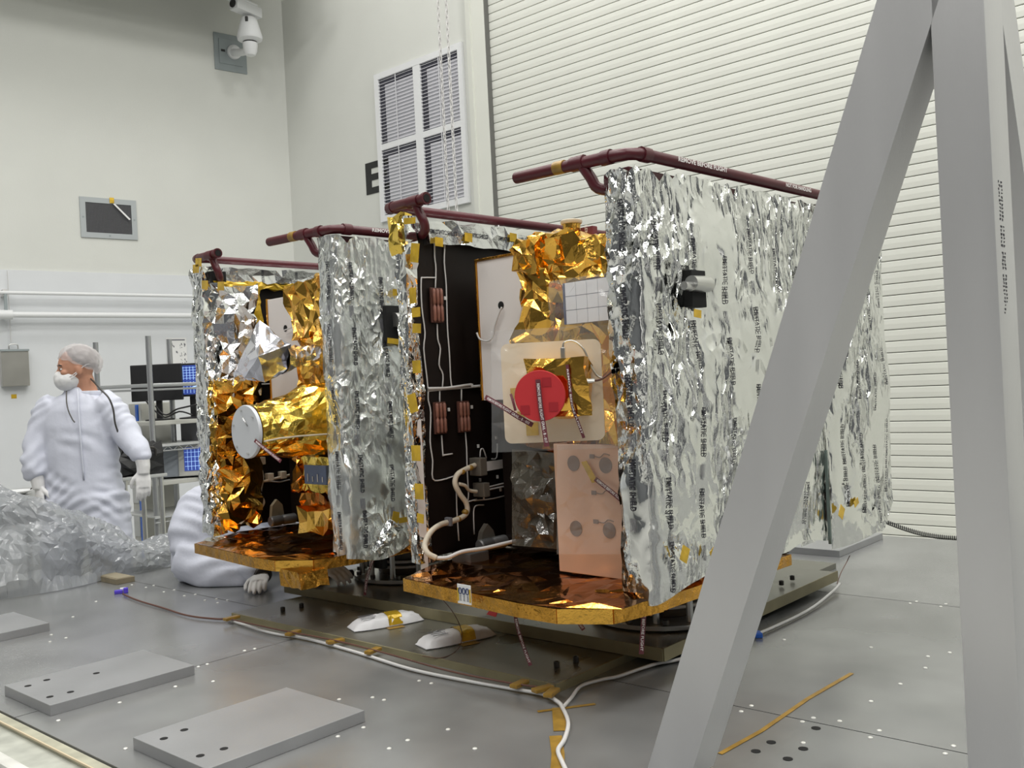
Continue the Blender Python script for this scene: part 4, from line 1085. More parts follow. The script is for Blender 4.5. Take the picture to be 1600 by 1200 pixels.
# pink film panel with four dots
pk = [fR.x(868,703,.13), fR.x(977,691,.13), fR.x(987,866,.13), fR.x(872,848,.13)]
pp = MB().slab(pk[3], pk[2], pk[1], pk[0], -.01)
pp = MB().bbox((.13, .06, .285), (.142, .335, .665), .003).build('copper_panel', M_pink, scR)
for px, py in ((896,724),(946,727),(900,826),(952,829)):
    p = fR.x(px, py, .129); MB().lathe([(.0001,0),(.023,0),(.023,.0015)], 24, Matrix.Translation((.1282,p.y,p.z)) @ Matrix.Rotation(math.pi/2,4,'Y')).build('grey_dot', M_greydot, pp)
for px, py in ((925,713),(928,770),(931,815)):
    p = fR.x(px, py, .129); MB().bbox((.1275,p.y-.009,p.z-.006),(.1295,p.y+.009,p.z+.006),.001).build('sensor', M_greydot, pp)
    MB().tube(smoothpath([(.128,p.y-.009,p.z),(.128,p.y-.03,p.z-.002),(.128,p.y-.045,p.z+.008),(.128,p.y-.065,p.z+.004)],3), .0014, 5).build('sensor_wire', M_greydot, pp)
sw = MB().bbox((.142, .336, .34), (.30, .345, .665), .002).build('copper_side', M_pink, scR)
streamer(scR, [fR.x(a, b, .11) for a, b in ((930,748),(945,760),(960,772),(976,786))], .013, RBF)
tp = [fR.x(908,722,.12), fR.x(916,720,.12), fR.x(934,752,.12), fR.x(925,755,.12)]; MB().slab(tp[3], tp[2], tp[1], tp[0], .002).build('tape_patch', M_tape, pp)
dkf = foil_sheet(lambda u, v: fR.x(800+72*u, 852-150*v+6*u, .16 - .03*math.sin(u*3)), 9, 14, .012, 64, fold_amp=.012, folds=Crumple(64,(6,12),(1,.6)))
dkf.build('dark_film', M_darkfilm, scR)
cm = foil_sheet(lambda u, v: fR.x(870+108*u, 866-172*v, .11), 8, 10, .006, 65); cm.build('clear_film', M_clear, pp)
# reaction gear at the foot of the black panel
p = fR.y(752, 852, .74)
gm = MB().lathe([(.018,0),(.022,.004),(.022,.05),(.019,.055),(.019,.06),(.022,.065),(.022,.12),(.016,.125)], 16, Matrix.Translation((p.x-.02,.73,p.z)) @ Matrix.Rotation(math.pi/2,4,'Y')).build('actuator', mat('actuator_grey', (.16,.16,.16), .4, .5), scR, smooth=True)
MB().prism([(p.x-.0, .75, p.z-.02), (p.x+.09, .75, p.z-.02), (p.x+.07, .75, p.z+.04), (p.x+.045, .75, p.z+.065), (p.x+.02, .75, p.z+.04)], None, (0,.02,0)).build('bracket', M_conn, gm)
MB().bbox((p.x-.09, .70, p.z-.045), (p.x-.005, .79, p.z-.012), .003).build('foot_block', mat('foot_grey', (.10,.10,.10), .5, .3), gm)
base_plate(scR, 71)
pl = fR.x(728, 928, -.205)
cd = MB().bbox((-.212, pl.y-.027, pl.z-.027), (-.210, pl.y+.027, pl.z+.027), .0004).build('notice_card', M_paper, scR)
for q in (-1, 0, 1): MB().tube([(-.2135, pl.y+q*.0145+.0055*math.cos(a), pl.z+.009+.0085*math.sin(a)) for a in [2*math.pi*i/16 for i in range(16)]], .0015, 4, closed=True).build('printed_ring', mat('print_blue_%d' % q, (.05,.07,.16), .6), cd)
for q in (-1, 1): MB().box((-.2128, pl.y+q*.024-.003, pl.z-.02), (-.2122, pl.y+q*.024+.003, pl.z+.016)).build('yellow_edge', M_tape, cd)
mb = MB()
for q in (-1, 0, 1):
    for r in range(4): mb.box((-.2128, pl.y+q*.0145-.004, pl.z-.006-.004*r), (-.2122, pl.y+q*.0145+.004, pl.z-.0045-.004*r))
mb.build('small_print', M_printgrey, cd, kind='stuff')
# hanging streamers and red flags under the base
for a, b in (((776,948),(766,962)), ((800,950),(808,964))):
    q0 = fR.x(a[0]-5, a[1]-4, -.1); q1 = fR.x(a[0]+6, a[1]-4, -.1); q2 = fR.x(b[0]+8, b[1]+2, -.1); q3 = fR.x(b[0]-6, b[1]-2, -.1)
    MB().slab(q3, q2, q1, q0, .003).build('red_flag', M_redcover, scR)
streamer(scR, [fR.x(a, b, -.1) for a, b in ((805,962),(810,985),(818,1010),(829,1040))], .010, RBF)
streamer(scR, [fR.x(a, b, -.05) for a, b in ((890,948),(897,962),(904,972),(912,984))], .011, RBF)
streamer(scR, [fR.x(a, b, .02) for a, b in ((1008,932),(1006,960),(1004,990),(1002,1022))], .013, RBF)
MB().tube(smoothpath([fR.z(a, b, z) for a, b, z in ((690,935,.24),(710,960,.15),(722,990,.07),(715,1015,.026),(690,1028,.024),(660,1025,.024))], 4), .0013, 4).build('ground_wire', M_brass, scR)
MB().tube(smoothpath([fR.z(a, b, z) for a, b, z in ((1328,868,.10),(1322,880,.07),(1314,895,.065),(1308,912,.064))], 4), .002, 4).build('ground_wire', M_brass, scR)
# amber skirt seen under the right array
foil_box((.0, -.06, .235), (.55, .10, .285), .03, .006, 72, Crumple(72, (6, 12), (1, .6)), .008).build('amber_skirt', M_amber, scR)
stand(0, 'steel ring stand under the nearer right spacecraft')
# ------------------------------------------------------------------ left craft
scL, fL, pnL, prL = craft(1, 'foil wrapped spacecraft with a white lens disc, the farther left one of two')
def hemL(x, y):
    h = 0
    if y < -.05: h = -.05*math.exp(-((x-.12)/.12)**2) + .03*math.exp(-((x-.42)/.15)**2) + .01*math.sin(x*19)
    return h
M_silver2 = film('silver_shield_film_soft', (0.84, 0.86, 0.84), 0.22, 26, 70, .7, (.40,.50), metal=.85)
bagL, bvL = array_bag(scL, 1.46, 15, ZB-.01, ZT+.012, M_silver2, hemL, cell=.022)
lettering(bagL, bvL, 'outer', [.06, .195, .33, .465], [1.31, 1.08, .85, .62, .43], seed=6)
lettering(bagL, bvL, 'front', [-.05], [1.32, 1.10, .87, .64, .43], seed=7, h=.017)
p = fL.y(621, 505, -.13)
MB().bbox((p.x-.05, -.128, p.z-.065), (p.x+.05, -.108, p.z+.065), .002).build('hinge_opening', M_hole, prL)
MB().lathe([(.010,0),(.026,.0),(.030,.06),(.026,.07),(.014,.075)], 16, Matrix.Translation((p.x-.02, -.135, p.z+.012)) @ Matrix.Rotation(math.pi/2, 4, 'Y')).build('hinge_pin', M_steel, prL, smooth=True)
for px, py, ang, w_, h_ in ((622, 534, .1, .10, .02), (622, 457, 0, .05, .025), (618, 808, .3, .03, .04), (633, 812, 0, .06, .02)):
    patch(prL, fL, px, py, -.135, w_, h_, ang, face='outer')
fl = foil_sheet(lambda u, v: fL.y(586+34*v+22*(u-.5)*(.6+.4*v), 864-46*v+14*(u-.5)+3*math.sin(v*6), -.16-.03*math.sin(u*3.1)), 9, 14, .006, 81, folds=Crumple(81,(9,18),(1,.6)), fold_amp=.009)
fl.build('foil_flap', M_silver_fine, prL)
pipe_bar(scL, 'R', [('REMOVE BEFORE FLIGHT', .17, .25)])
pipe_bar(scL, 'L', [])
# left array: inner face wrapped in silver and gold foil
foil_box((-.03, .79, ZB-.005), (.03, .885, ZT+.012), .026, .004, 82, Crumple(82, (5, 11), (1, .6)), .004).build('edge_foil', M_silver, pnL)
foil_box((.02, .765, .86), (.20, .81, 1.33), .028, .008, 83, Crumple(83, (5, 11), (1, .6)), .012).build('edge_blanket', M_silver_fine, pnL)
foil_box((.0, .75, .60), (.19, .81, .92), .03, .010, 84, Crumple(84, (5, 11), (1, .6)), .012).build('edge_blanket', M_gold, pnL)
foil_box((.0, .745, .30), (.17, .81, .62), .03, .012, 85, Crumple(85, (5, 11), (1, .6)), .014).build('edge_blanket', M_gold, pnL)
foil_box((-.04, .78, .33), (.0, .84, .62), .03, .012, 86, Crumple(86, (5, 11), (1, .6)), .016).build('edge_foil', M_silver, pnL)
foil_box((.20, .77, 1.05), (.235, .81, 1.34), .025, .006, 87, Crumple(87, (8, 14), (1, .6)), .006).build('tape_border', M_tape, pnL)
foil_box((.02, .775, 1.318), (.55, .80, 1.345), .025, .005, 88, Crumple(88, (8, 14), (1, .6)), .005).build('tape_border', M_tape, pnL)
ts = foil_box((.07, .785, 1.34), (.95, .90, 1.405), .035, .004, 89, Crumple(89, (4, 9), (1, .6)), .004)
tso = ts.build('top_foil', M_silver_fine, scL); bv = mesh_bvh(ts)
for x in (.25, .42):
    mb = MB(); put_text(mb, EMI, (x, .76, 1.40), (0,0,-1), (1,0,0), .013, .06, .02, bv, Vector((0,1,0)), .002); mb.build('printed_lettering', M_print, tso, recalc=False)
MB().bbox((.01, .775, 1.335), (.075, .80, 1.385), .003).build('bar_socket', M_hole, pnL)
for px, py in ((306, 420), (320, 445), (345, 447), (310, 410)): patch(pnL, fL, px, py, -.05, .05, .035, .1)
# radiator panel with hole
wp = MB().bbox((.22, .12, .72), (.235, .700, 1.262), .002).build('radiator_panel', M_radiator, scL)
MB().bbox((.215, .7005, .72), (.245, .707, 1.265), .001).build('panel_edge', M_amberedge, wp)
p = fL.x(443, 513, .21); MB().lathe([(.014,0),(.014,.001)], 14, Matrix.Translation((.2185, p.y, p.z)) @ Matrix.Rotation(math.pi/2,4,'Y')).build('wire_hole', M_hole, wp)
MB().tube([fL.x(a, b, .205) for a, b in ((444,516),(455,512),(468,503))], .003, 5).build('panel_wire', M_wire, wp)
# gold blankets
gold(fL, scL, 449, 448, 512, 520, .12, .14, 101)
gold(fL, scL, 458, 505, 515, 560, .13, .14, 102)
gold(fL, scL, 465, 555, 520, 615, .15, .12, 103, M_gold)
gold(fL, scL, 488, 428, 505, 460, .12, .08, 104, cell=.02)
# silver bag over an instrument (pointed sack)
bp_ = [(405,499,-.03),(366,578,-.09),(364,586,-.06),(375,592,-.08),(415,598,-.10),(404,556,-.17),(392,530,-.10),(385,588,-.12),(432,526,-.04),(452,540,-.02),(448,575,-.03),(430,590,-.06),
       (405,510,.08),(370,585,.06),(415,592,.06),(440,540,.10)]
def hull(pts, cuts, amp, seed):
    rg = random.Random(seed); bm = bmesh.new()
    for q in pts: bm.verts.new(q)
    bmesh.ops.convex_hull(bm, input=bm.verts[:])
    for v in [v for v in bm.verts if not v.link_faces]: bm.verts.remove(v)
    bmesh.ops.triangulate(bm, faces=bm.faces[:])
    orig = set(bm.verts)
    bmesh.ops.subdivide_edges(bm, edges=bm.edges[:], cuts=cuts, use_grid_fill=True)
    bmesh.ops.triangulate(bm, faces=bm.faces[:])
    bm.normal_update()
    for v in bm.verts:
        if v not in orig: v.co += v.normal * rg.gauss(-.3, .7) * amp + Vector((rg.uniform(-1,1), rg.uniform(-1,1), rg.uniform(-1,1))) * amp * .6
    bm.verts.index_update(); mb = MB(); mb.add([v.co for v in bm.verts], [[v.index for v in f.verts] for f in bm.faces]); bm.free(); return mb
M_bag = mat('silver_bag_film', (.70,.70,.77), .16, .9, bump=.15, bscale=26)
hull([fL.x(*q) for q in bp_], 2, .0045, 5).build('silver_bag', M_bag, scL)
foil_sheet(lambda u, v: (lambda c, r: Vector((c.x, c.y + r*math.cos(2*math.pi*u), c.z + r*math.sin(2*math.pi*u))))(fL.x(440+58*v, 560-6*v, -.03+.18*v), .06-.025*math.sin(v*3)), 12, 9, .006, 112, .3, wrapu=True).build('bag_neck', M_bag, scL)
# gold telescope baffle with white lens disc
dcn = fL.x(383, 675, -.22)
rx = .094
prof = [(rx, 0), (rx*1.02, .06), (rx*1.15, .14), (rx*1.38, .26), (rx*1.55, .36), (rx*1.6, .46)]
def tel(u, v):
    a = 2*math.pi*u; t = v*5; i = min(4, int(t)) if t < 5 else 4; f_ = t - i
    r = prof[i][0]*(1-f_) + prof[i+1][0]*f_; x = prof[i][1]*(1-f_) + prof[i+1][1]*f_
    return Vector((dcn.x + .02 + x, dcn.y + r*math.cos(a)*(.95), dcn.z + .035*v + r*math.sin(a)))
tb = foil_sheet(tel, 34, 18, .0045, 121, .35, Crumple(121, (5, 12), (1, .8)), .007, wrapu=True)
tbo = tb.build('gold_baffle', M_yellowgold, scL)
mb = MB()
MB().tube([tel(.56, v/10) + Vector((0,-.006,0)) for v in range(11)], .0035, 5).build('lacing_cord', M_cable, tbo)
ld = MB().lathe([(.001,0),(rx*1.0,0),(rx*1.02,.003),(rx*1.02,.012),(rx*.9,.014)], 40, Matrix.Translation((dcn.x, dcn.y, dcn.z)) @ Matrix.Rotation(math.pi/2,4,'Y')).build('lens_disc', mat('disc_white', (.62,.64,.67), .45, .1), scL, smooth=True)
for k in range(6):
    a = 2*math.pi*(k+.3)/6; MB().lathe([(.004,0),(.004,.006)], 8, Matrix.Translation((dcn.x-.006, dcn.y+rx*.84*math.cos(a), dcn.z+rx*.84*math.sin(a))) @ Matrix.Rotation(math.pi/2,4,'Y')).build('disc_screw', M_steel, ld)
MB().tube(smoothpath([(dcn.x-.006, dcn.y-.0, dcn.z+.055), (dcn.x-.012, dcn.y-.01, dcn.z+.05), (dcn.x-.012, dcn.y-.025, dcn.z+.035), (dcn.x-.006, dcn.y-.03, dcn.z+.02)],3), .0022, 5).build('disc_handle', M_steel, ld)
streamer(scL, [fL.x(a, b, -.23) for a, b in ((398,688),(410,698),(424,709),(439,721))], .012, RBF)
# framed instrument window
a = fL.x(463, 713, .08); b = fL.x(524, 770, .08)
fm_ = foil_box((.08, b.y, b.z), (.16, a.y, a.z), .025, .004, 131, Crumple(131, (8, 15), (1,.6)), .004).build('instrument_frame', M_yellowgold, scL)
a2 = fL.x(476, 726, .07); b2 = fL.x(512, 758, .07)
MB().bbox((.066, b2.y, b2.z), (.09, a2.y, a2.z), .002).build('window_glass', mat('window_dark_blue', (.10,.13,.22), .15, .3), fm_)
for q in range(4):
    y = b2.y + (a2.y-b2.y)*(.15+.22*q); MB().bbox((.063, y, b2.z+.01), (.0655, y+.004, b2.z+.03+.01*(q%2)), .0005).build('window_mark', M_wire, fm_)
gold(fL, scL, 458, 715, 470, 770, .07, .08, 132, M_amber, cell=.02)
gold(fL, scL, 470, 770, 522, 800, .14, .12, 133, M_amber)
gold(fL, scL, 468, 792, 518, 836, .04, .14, 134, M_gold, cell=.05, amp=.01, fa=.012)
# lower wiring and actuator
wires(pnL, fL, .801, [[(398,600),(420,600),(428,597)], [(402,755),(420,752),(436,753),(450,750),(460,748)], [(405,722),(412,745),(408,770),(412,790)], [(396,640),(396,655)]], .003)
for px, py in ((407,720),(420,745),(440,742)):
    p = fL.y(px, py, .79); MB().bbox((p.x-.014,.77,p.z-.016),(p.x+.014,.80,p.z+.016),.003).build('connector', M_cable, pnL)
MB().tube(smoothpath([fL.y(a,b,.78) for a,b in ((397,770),(406,775),(412,785),(404,798),(396,800))],4), .007, 7).build('cable', M_cable, pnL, smooth='all')
wires(pnL, fL, .78, [[(412,752),(440,745),(470,738)]], .006, M_cable, 'cable')
p = fL.y(420, 815, .70)
gm = MB().lathe([(.018,0),(.022,.004),(.022,.05),(.019,.055),(.019,.06),(.022,.065),(.022,.12),(.016,.125)], 16, Matrix.Translation((p.x,.69,p.z)) @ Matrix.Rotation(math.pi/2,4,'Y')).build('actuator', bpy.data.materials['actuator_grey'], scL, smooth=True)
MB().prism([(p.x+.03, .73, p.z-.02), (p.x+.10, .73, p.z-.02), (p.x+.09, .73, p.z+.06), (p.x+.065, .73, p.z+.085), (p.x+.04, .73, p.z+.06)], None, (0,.02,0)).build('bracket', M_wood, gm)
base_plate(scL, 141)
a = fL.x(440, 872, -.17); b = fL.x(506, 905, -.17)
foil_box((-.19, -.085, .185), (-.08, .05, .245), .03, .004, 142, Crumple(142, (6, 12), (1,.6)), .004).build('amber_box', M_amberedge, scL)
foil_sheet(lambda u, v: Vector((-.13+.12*u, .60+.10*v, .285+.01*math.sin(u*5))), 5, 4, .008, 143).build('foil_scrap', M_silver_fine, scL)
foil_box((.15, -.10, .235), (.55, .10, .275), .03, .006, 144, Crumple(144, (6, 12), (1, .6)), .008).build('amber_skirt', M_amber, scL)
streamer(scL, [fL.x(a, b, .15) for a, b in ((586,868),(579,885),(573,905),(570,930))], .010, RBF)
stand(1, 'steel ring stand under the farther left spacecraft')
# ================================================================== PEOPLE
def loft(mb, rings, n=20):
    """rings: (centre, axis_a*radius, axis_b*radius) -> closed skin"""
    vs = []; fs = []
    for c, a, b in rings:
        for k in range(n):
            t = 2*math.pi*k/n; vs.append(Vector(c) + Vector(a)*math.cos(t) + Vector(b)*math.sin(t))
    for i in range(len(rings)-1):
        for k in range(n): fs.append((i*n+k, i*n+(k+1)%n, (i+1)*n+(k+1)%n, (i+1)*n+k))
    fs.append(tuple(range(n))[::-1]); fs.append(tuple((len(rings)-1)*n+k for k in range(n)))
    mb.add(vs, fs)
def remesh(mb, voxel, name='tmp', smooth=3, wrinkle=None):
    me = bpy.data.meshes.new(name); me.from_pydata(mb.v, [], mb.f)
    bm = bmesh.new(); bm.from_mesh(me); bmesh.ops.recalc_face_normals(bm, faces=bm.faces[:]); bm.to_mesh(me); bm.free()
    o = bpy.data.objects.new(name, me); COL.objects.link(o)
    md = o.modifiers.new('r', 'REMESH'); md.mode = 'VOXEL'; md.voxel_size = voxel
    sm = o.modifiers.new('s', 'SMOOTH'); sm.iterations = smooth; sm.factor = .5
    dg = bpy.context.evaluated_depsgraph_get(); ev = o.evaluated_get(dg); m2 = ev.to_mesh()
    vs = [v.co.copy() for v in m2.vertices]; ns = [v.normal.copy() for v in m2.vertices]; fs = [tuple(p.vertices) for p in m2.polygons]
    ev.to_mesh_clear(); bpy.data.objects.remove(o); bpy.data.meshes.remove(me)
    if wrinkle: vs = [v + n * wrinkle(v) for v, n in zip(vs, ns)]
    r = MB(); r.v = [tuple(v) for v in vs]; r.f = fs; return r
def cloth(seed, amp=.007, dirs=((.4,.2,1),)):
    def w(p):
        q = Vector((p.x + seed, p.y, p.z))
        wv = noise.noise_vector(q*4)*.06
        r = 0
        for i, d in enumerate(dirs):
            s = Vector(d).normalized()
            t = (q + wv*1.5).dot(s) * (80 + 25*i)
            m_ = max(0, noise.noise(q*5 + Vector((0, 0, 7*i))) + .25)
            r += math.sin(t) * m_
        return amp * r + amp*.8*noise.noise(q*9)
    return w
def limb(mb, pts, rs, n=14): mb.tube([Vector(p) for p in pts], rs, n)
def hand_mesh(M, side=1, curl=.5, spread=1.0):
    """glove hand: local x = fingers, y = across (thumb at +y*side), z = back of hand; M places it"""
    mb = MB()
    loft(mb, [((-.03,0,0),(0,.026,0),(0,0,.02)), ((0,0,0),(0,.032,0),(0,0,.017)), ((.045,0,.002),(0,.042,0),(0,0,.016)), ((.085,0,0),(0,.040,0),(0,0,.013))], 14)
    for i, (y, L) in enumerate(((.031,.072), (.011,.082), (-.010,.076), (-.030,.060))):
        a = curl*(.55+.1*i); p = Vector((.078, y*side, 0)); d0 = math.atan2(y*side*.35*spread, 1)
        pts = [p]; ang = a*.4
        for s_ in (.42, .32, .26):
            p = p + Vector((math.cos(ang)*math.cos(d0), math.cos(ang)*math.sin(d0), -math.sin(ang))) * (L*s_*1.05); pts.append(p); ang += a
        mb.tube(pts, [.0105,.0098,.0092,.0078], 8); mb.ball(pts[-1], .0078, 8, 5)
    p = [Vector((.008, .024*side, -.004)), Vector((.035, .050*side, -.012)), Vector((.060, .060*side, -.022)), Vector((.080, .058*side, -.030))]
    mb.tube(p, [.014,.0125,.0108,.009], 8); mb.ball(p[-1], .009, 8, 5)
    mb.xf(M); return mb
def dirM(p, fwd, back):
    """matrix at p with x = fwd and z near back"""
    x = Vector(fwd).normalized(); z = Vector(back); z = (z - x*z.dot(x)).normalized(); y = z.cross(x)
    return Matrix(((x.x,y.x,z.x,p[0]),(x.y,y.y,z.y,p[1]),(x.z,y.z,z.z,p[2]),(0,0,0,1)))
# ------------------------------------------------------------------ standing worker
PY = 5.38
root = atY(128, 700, PY); root.z = GZ
ps = thing('person', 'standing worker in white coverall, hair cap and mask, looking to the left', 'person', root)
def Q(px, py, dy=0.0): return atY(px, py, PY + dy) - root
k1 = PY / FPX
def ring(px, py, hw, dep, dy=0.0): return (Q(px, py, dy), Vector((hw*k1, 0, 0)), Vector((0, dep, 0)))
bd_ = MB()
loft(bd_, [ring(118,606,14,.055), ring(119,616,24,.075), ring(121,626,44,.10), ring(122,640,55,.125), ring(123,665,58,.14), ring(125,700,58,.145), ring(128,735,58,.145), ring(131,762,60,.15), ring(134,785,62,.15), ring(134,800,60,.14)])
def Qz(px, z, dy=0.0):     # keep px of a given picture column, height z above the floor
    y = 634 + (CAMZ - (z + GZ)) / k1; return Q(px, y, dy)
# legs
for sgn, pth in ((-1, [(104,780,.0,.150), (100,820,.0,.125), (97,880,.0,.108), (96,940,.01,.095), (95,1000,.01,.085), (94,1020,.0,.088)]), (1, [(158,780,.0,.155), (166,815,-.02,.135), (174,860,-.04,.118), (178,930,-.02,.10), (180,1000,.0,.088), (180,1020,.0,.09)])):
    limb(bd_, [Q(a, b, c) for a, b, c, r in pth], [r for *_, r in pth], 18)
# arms
limb(bd_, [Q(90,632,0), Q(76,645,0), Q(65,675,-.02), Q(55,705,-.06), Q(53,725,-.08), Q(56,742,-.09), Q(57,748,-.09)], [.085,.088,.078,.070,.066,.062,.035], 16)
limb(bd_, [Q(155,630,0), Q(172,640,0), Q(190,665,-.02), Q(206,690,-.05), Q(218,706,-.09), Q(222,716,-.10), Q(222,721,-.10)], [.085,.090,.080,.070,.064,.055,.034], 16)
sm = remesh(bd_, .012, smooth=4, wrinkle=cloth(3, .0075, ((.5,.1,1),(-.6,.1,.9))))
sm.build('coverall', M_suit, ps, smooth='all')
for (a, b, c, m_) in ((94,1024,.02,0), (180,1024,.02,0)):
    p = Q(a, b, c); p.z = 0.0
    mb = MB(); loft(mb, [((p.x-.02,p.y+.09,.045),(.045,0,0),(0,0,.045)), ((p.x-.03,p.y,.05),(.052,0,0),(0,0,.05)), ((p.x-.05,p.y-.12,.038),(.05,0,0),(0,0,.038)), ((p.x-.06,p.y-.19,.025),(.035,0,0),(0,0,.024))], 14)
    mb.build('shoe_cover', M_suit, ps, smooth='all')
# gloves
gm_ = MB(); limb(gm_, [Q(57,742,-.09), Q(60,755,-.09), Q(61,764,-.09)], [.040,.037,.034], 12)
h_ = hand_mesh(dirM(Q(61,762,-.09), (.10,-.10,-1), (-.55,-.8,0)), 1, .45); gm_.add(h_.v, h_.f)
remesh(gm_, .004, smooth=2).build('glove', M_glove, ps, smooth='all')
gm_ = MB(); limb(gm_, [Q(222,716,-.10), Q(224,728,-.10), Q(224,740,-.10)], [.040,.037,.034], 12)
h_ = hand_mesh(dirM(Q(224,738,-.10), (.02,-.12,-1), (.5,-.85,0)), -1, .55); gm_.add(h_.v, h_.f)
remesh(gm_, .004, smooth=2).build('glove', M_glove, ps, smooth='all')
# head
HC = Q(119, 577, -.01)
HF = Vector((-.84, -.52, -.10)).normalized()
HM = dirM(HC, HF, (0.0, 0, 1))
hb = MB()
hb.ball((0,0,.015), (.094,.076,.103), 18, 12); hb.ball((.028,0,-.058), (.062,.056,.058), 14, 10)
hb.tube([Vector((.086,0,.012)), Vector((.104,0,-.018)), Vector((.103,0,-.030))], [.009,.014,.013], 8)
hb.ball((.080,0,.030), (.014,.048,.012), 10, 6)
for s in (-1, 1):
    hb.ball((.066,s*.040,-.012), (.024,.022,.020), 10, 6); hb.ball((-.004,s*.078,-.008), (.022,.011,.032), 10, 6)
hb.tube([Vector((-.02,0,-.03)), Vector((-.035,0,-.11)), Vector((-.04,0,-.17))], [.058,.056,.062], 14)
remesh(hb.xf(HM), .006, smooth=3).build('head', M_skin, ps, smooth='all')
for s in (-1, 1):
    MB().ball((.080,s*.032,.009), (.009,.013,.006), 12, 8).xf(HM).build('eye', M_glove, ps, smooth='all')
    MB().ball((.0855,s*.032,.009), (.0045,.008,.0058), 10, 6).xf(HM).build('iris', M_hair, ps, smooth='all')
    MB().tube([Vector((.088,s*.014,.030)), Vector((.087,s*.034,.034)), Vector((.078,s*.052,.028))], [.004,.0045,.003], 6).xf(HM).build('eyebrow', M_hair, ps, smooth='all')
mk = MB(); mk.ball((.050,0,-.056), (.075,.070,.062), 20, 14); mk.ball((.090,0,-.045), (.035,.034,.050), 14, 10)
remesh(mk.xf(HM), .006, smooth=3, wrinkle=lambda p: .002*noise.noise(p*45)).build('face_mask', M_mask, ps, smooth='all')
for s in (-1, 1):
    for zz in (-.02, -.075):
        MB().tube(smoothpath([Vector((.055,s*.062,-.035+.3*zz)), Vector((.02,s*.079,-.02+.2*zz)), Vector((-.03,s*.080,.01)), Vector((-.07,s*.06,.02))], 4), .0025, 5).xf(HM).build('mask_strap', M_mask, ps, smooth='all')
hr = MB().ball((-.026,0,.050), (.090,.080,.084), 18, 12).xf(HM).build('hair', M_hair, ps, smooth='all')
CM = HM @ Matrix.Translation((-.032,0,.044)) @ Matrix.Rotation(math.radians(-30), 4, 'Y')
def capf(u, v):
    a = 2*math.pi*u; t = v*1.95
    r = math.sin(t); fr_ = 1 + .035*math.sin(a*11+v*3)*v
    return CM @ Vector((.117*r*math.cos(a)*fr_, .098*r*math.sin(a)*fr_, .092*math.cos(t) + .004*math.sin(a*9)*v))
foil_sheet(capf, 44, 18, .0028, 7, .25, None, 0, wrapu=True).build('hair_cap', M_cap, ps, smooth='all')
# dark cord round the neck
MB().tube(smoothpath([Q(142,592,-.02), Q(148,598,-.08), Q(158,609,-.12), Q(170,622,-.13), Q(177,640,-.125), Q(180,662,-.12), Q(188,685,-.08)], 4), .005, 6).build('neck_cord', M_dsteel, ps, smooth='all')
MB().tube(smoothpath([Q(104,611,-.10), Q(104,628,-.13), Q(107,642,-.15), Q(113,655,-.16), Q(117,660,-.16)], 4), .0038, 6).build('badge_cord', M_dsteel, ps, smooth='all')
MB().tube([Q(121,608,-.075), Q(122,625,-.115), Q(124,660,-.148), Q(127,700,-.147), Q(130,735,-.147), Q(131,750,-.14)], .005, 5).build('zip_placket', M_suit, ps, smooth='all')
MB().lathe([(.062,-.02),(.068,-.012),(.070,.012),(.064,.02)], 20, Matrix.Translation(HC + HM.to_3x3() @ Vector((-.04,0,-.15)))).build('collar', M_suit, ps, smooth='all')
# ------------------------------------------------------------------ kneeling worker, reaching under the left craft
fK = Frame(1)
kr = fK.o + SE1*1.14 + SE2*.1
kp = thing('person', 'kneeling worker in white coverall reaching under the farther spacecraft', 'person', (kr.x, kr.y, 0), SROT)
def K(x, y, z): return Vector((x - .1, y - 1.14, z))      # craft frame -> person frame
def Kp(px, py, Y): q = fK.Y(px, py, Y); return K(*q)
kb = MB()
# torso: from rounded hips (left) rising and going away behind the array, head low
hip = Kp(308, 838, 4.42); mid = Kp(330, 812, 4.55); shd = Kp(420, 838, 4.78)
limb(kb, [Kp(300,868,4.42), Kp(306,838,4.45), Kp(322,812,4.52), Kp(350,798,4.62), Kp(390,805,4.72), Kp(430,828,4.80), Kp(450,842,4.83)], [.10,.135,.165,.175,.165,.14,.09], 20)
kb.ball(Kp(343,838,4.58), (.235,.22,.245), 20, 14)
# thigh and shin of the near leg, far leg
limb(kb, [Kp(300,868,4.42), Kp(330,890,4.36), Kp(365,898,4.33), Kp(392,900,4.32)], [.125,.105,.085,.070], 16)
limb(kb, [Kp(398,900,4.32), Kp(360,905,4.38), Kp(318,905,4.46), Kp(292,902,4.50)], [.068,.068,.066,.07], 16)
kb.ball(Kp(322,868,4.52), (.165,.16,.15), 16, 12)
limb(kb, [Kp(330,850,4.70), Kp(350,885,4.72), Kp(330,892,4.85)], [.12,.09,.07], 16)
# arms
limb(kb, [Kp(425,838,4.76), Kp(405,868,4.50), Kp(385,880,4.34), Kp(398,893,4.25), Kp(406,899,4.22)], [.085,.075,.065,.055,.042], 14)
limb(kb, [Kp(445,842,4.80), Kp(500,866,4.50), Kp(512,880,4.30), Kp(486,893,4.02), Kp(490,897,3.97)], [.08,.07,.06,.05,.038], 14)
limb(kb, [Kp(440,846,4.80), Kp(500,872,4.86), Kp(560,876,4.92), Kp(600,874,4.98)], [.12,.095,.085,.07], 14)
sm = remesh(kb, .013, smooth=5, wrinkle=cloth(9, .006, ((.1,.2,1),(.5,.3,.8))))
for i, v in enumerate(sm.v):
    if v[2] < .003: sm.v[i] = (v[0], v[1], .003)
sm.build('coverall', M_suit, kp, smooth='all')
def wd(v): 
    v = Vector(v); return Vector((v.dot(SE2), v.dot(SE1), v.z))
g1 = MB(); w0 = Kp(408, 903, 4.22); w0.z = max(w0.z, .035)
limb(g1, [Kp(400,897,4.25), w0], [.036,.034], 12)
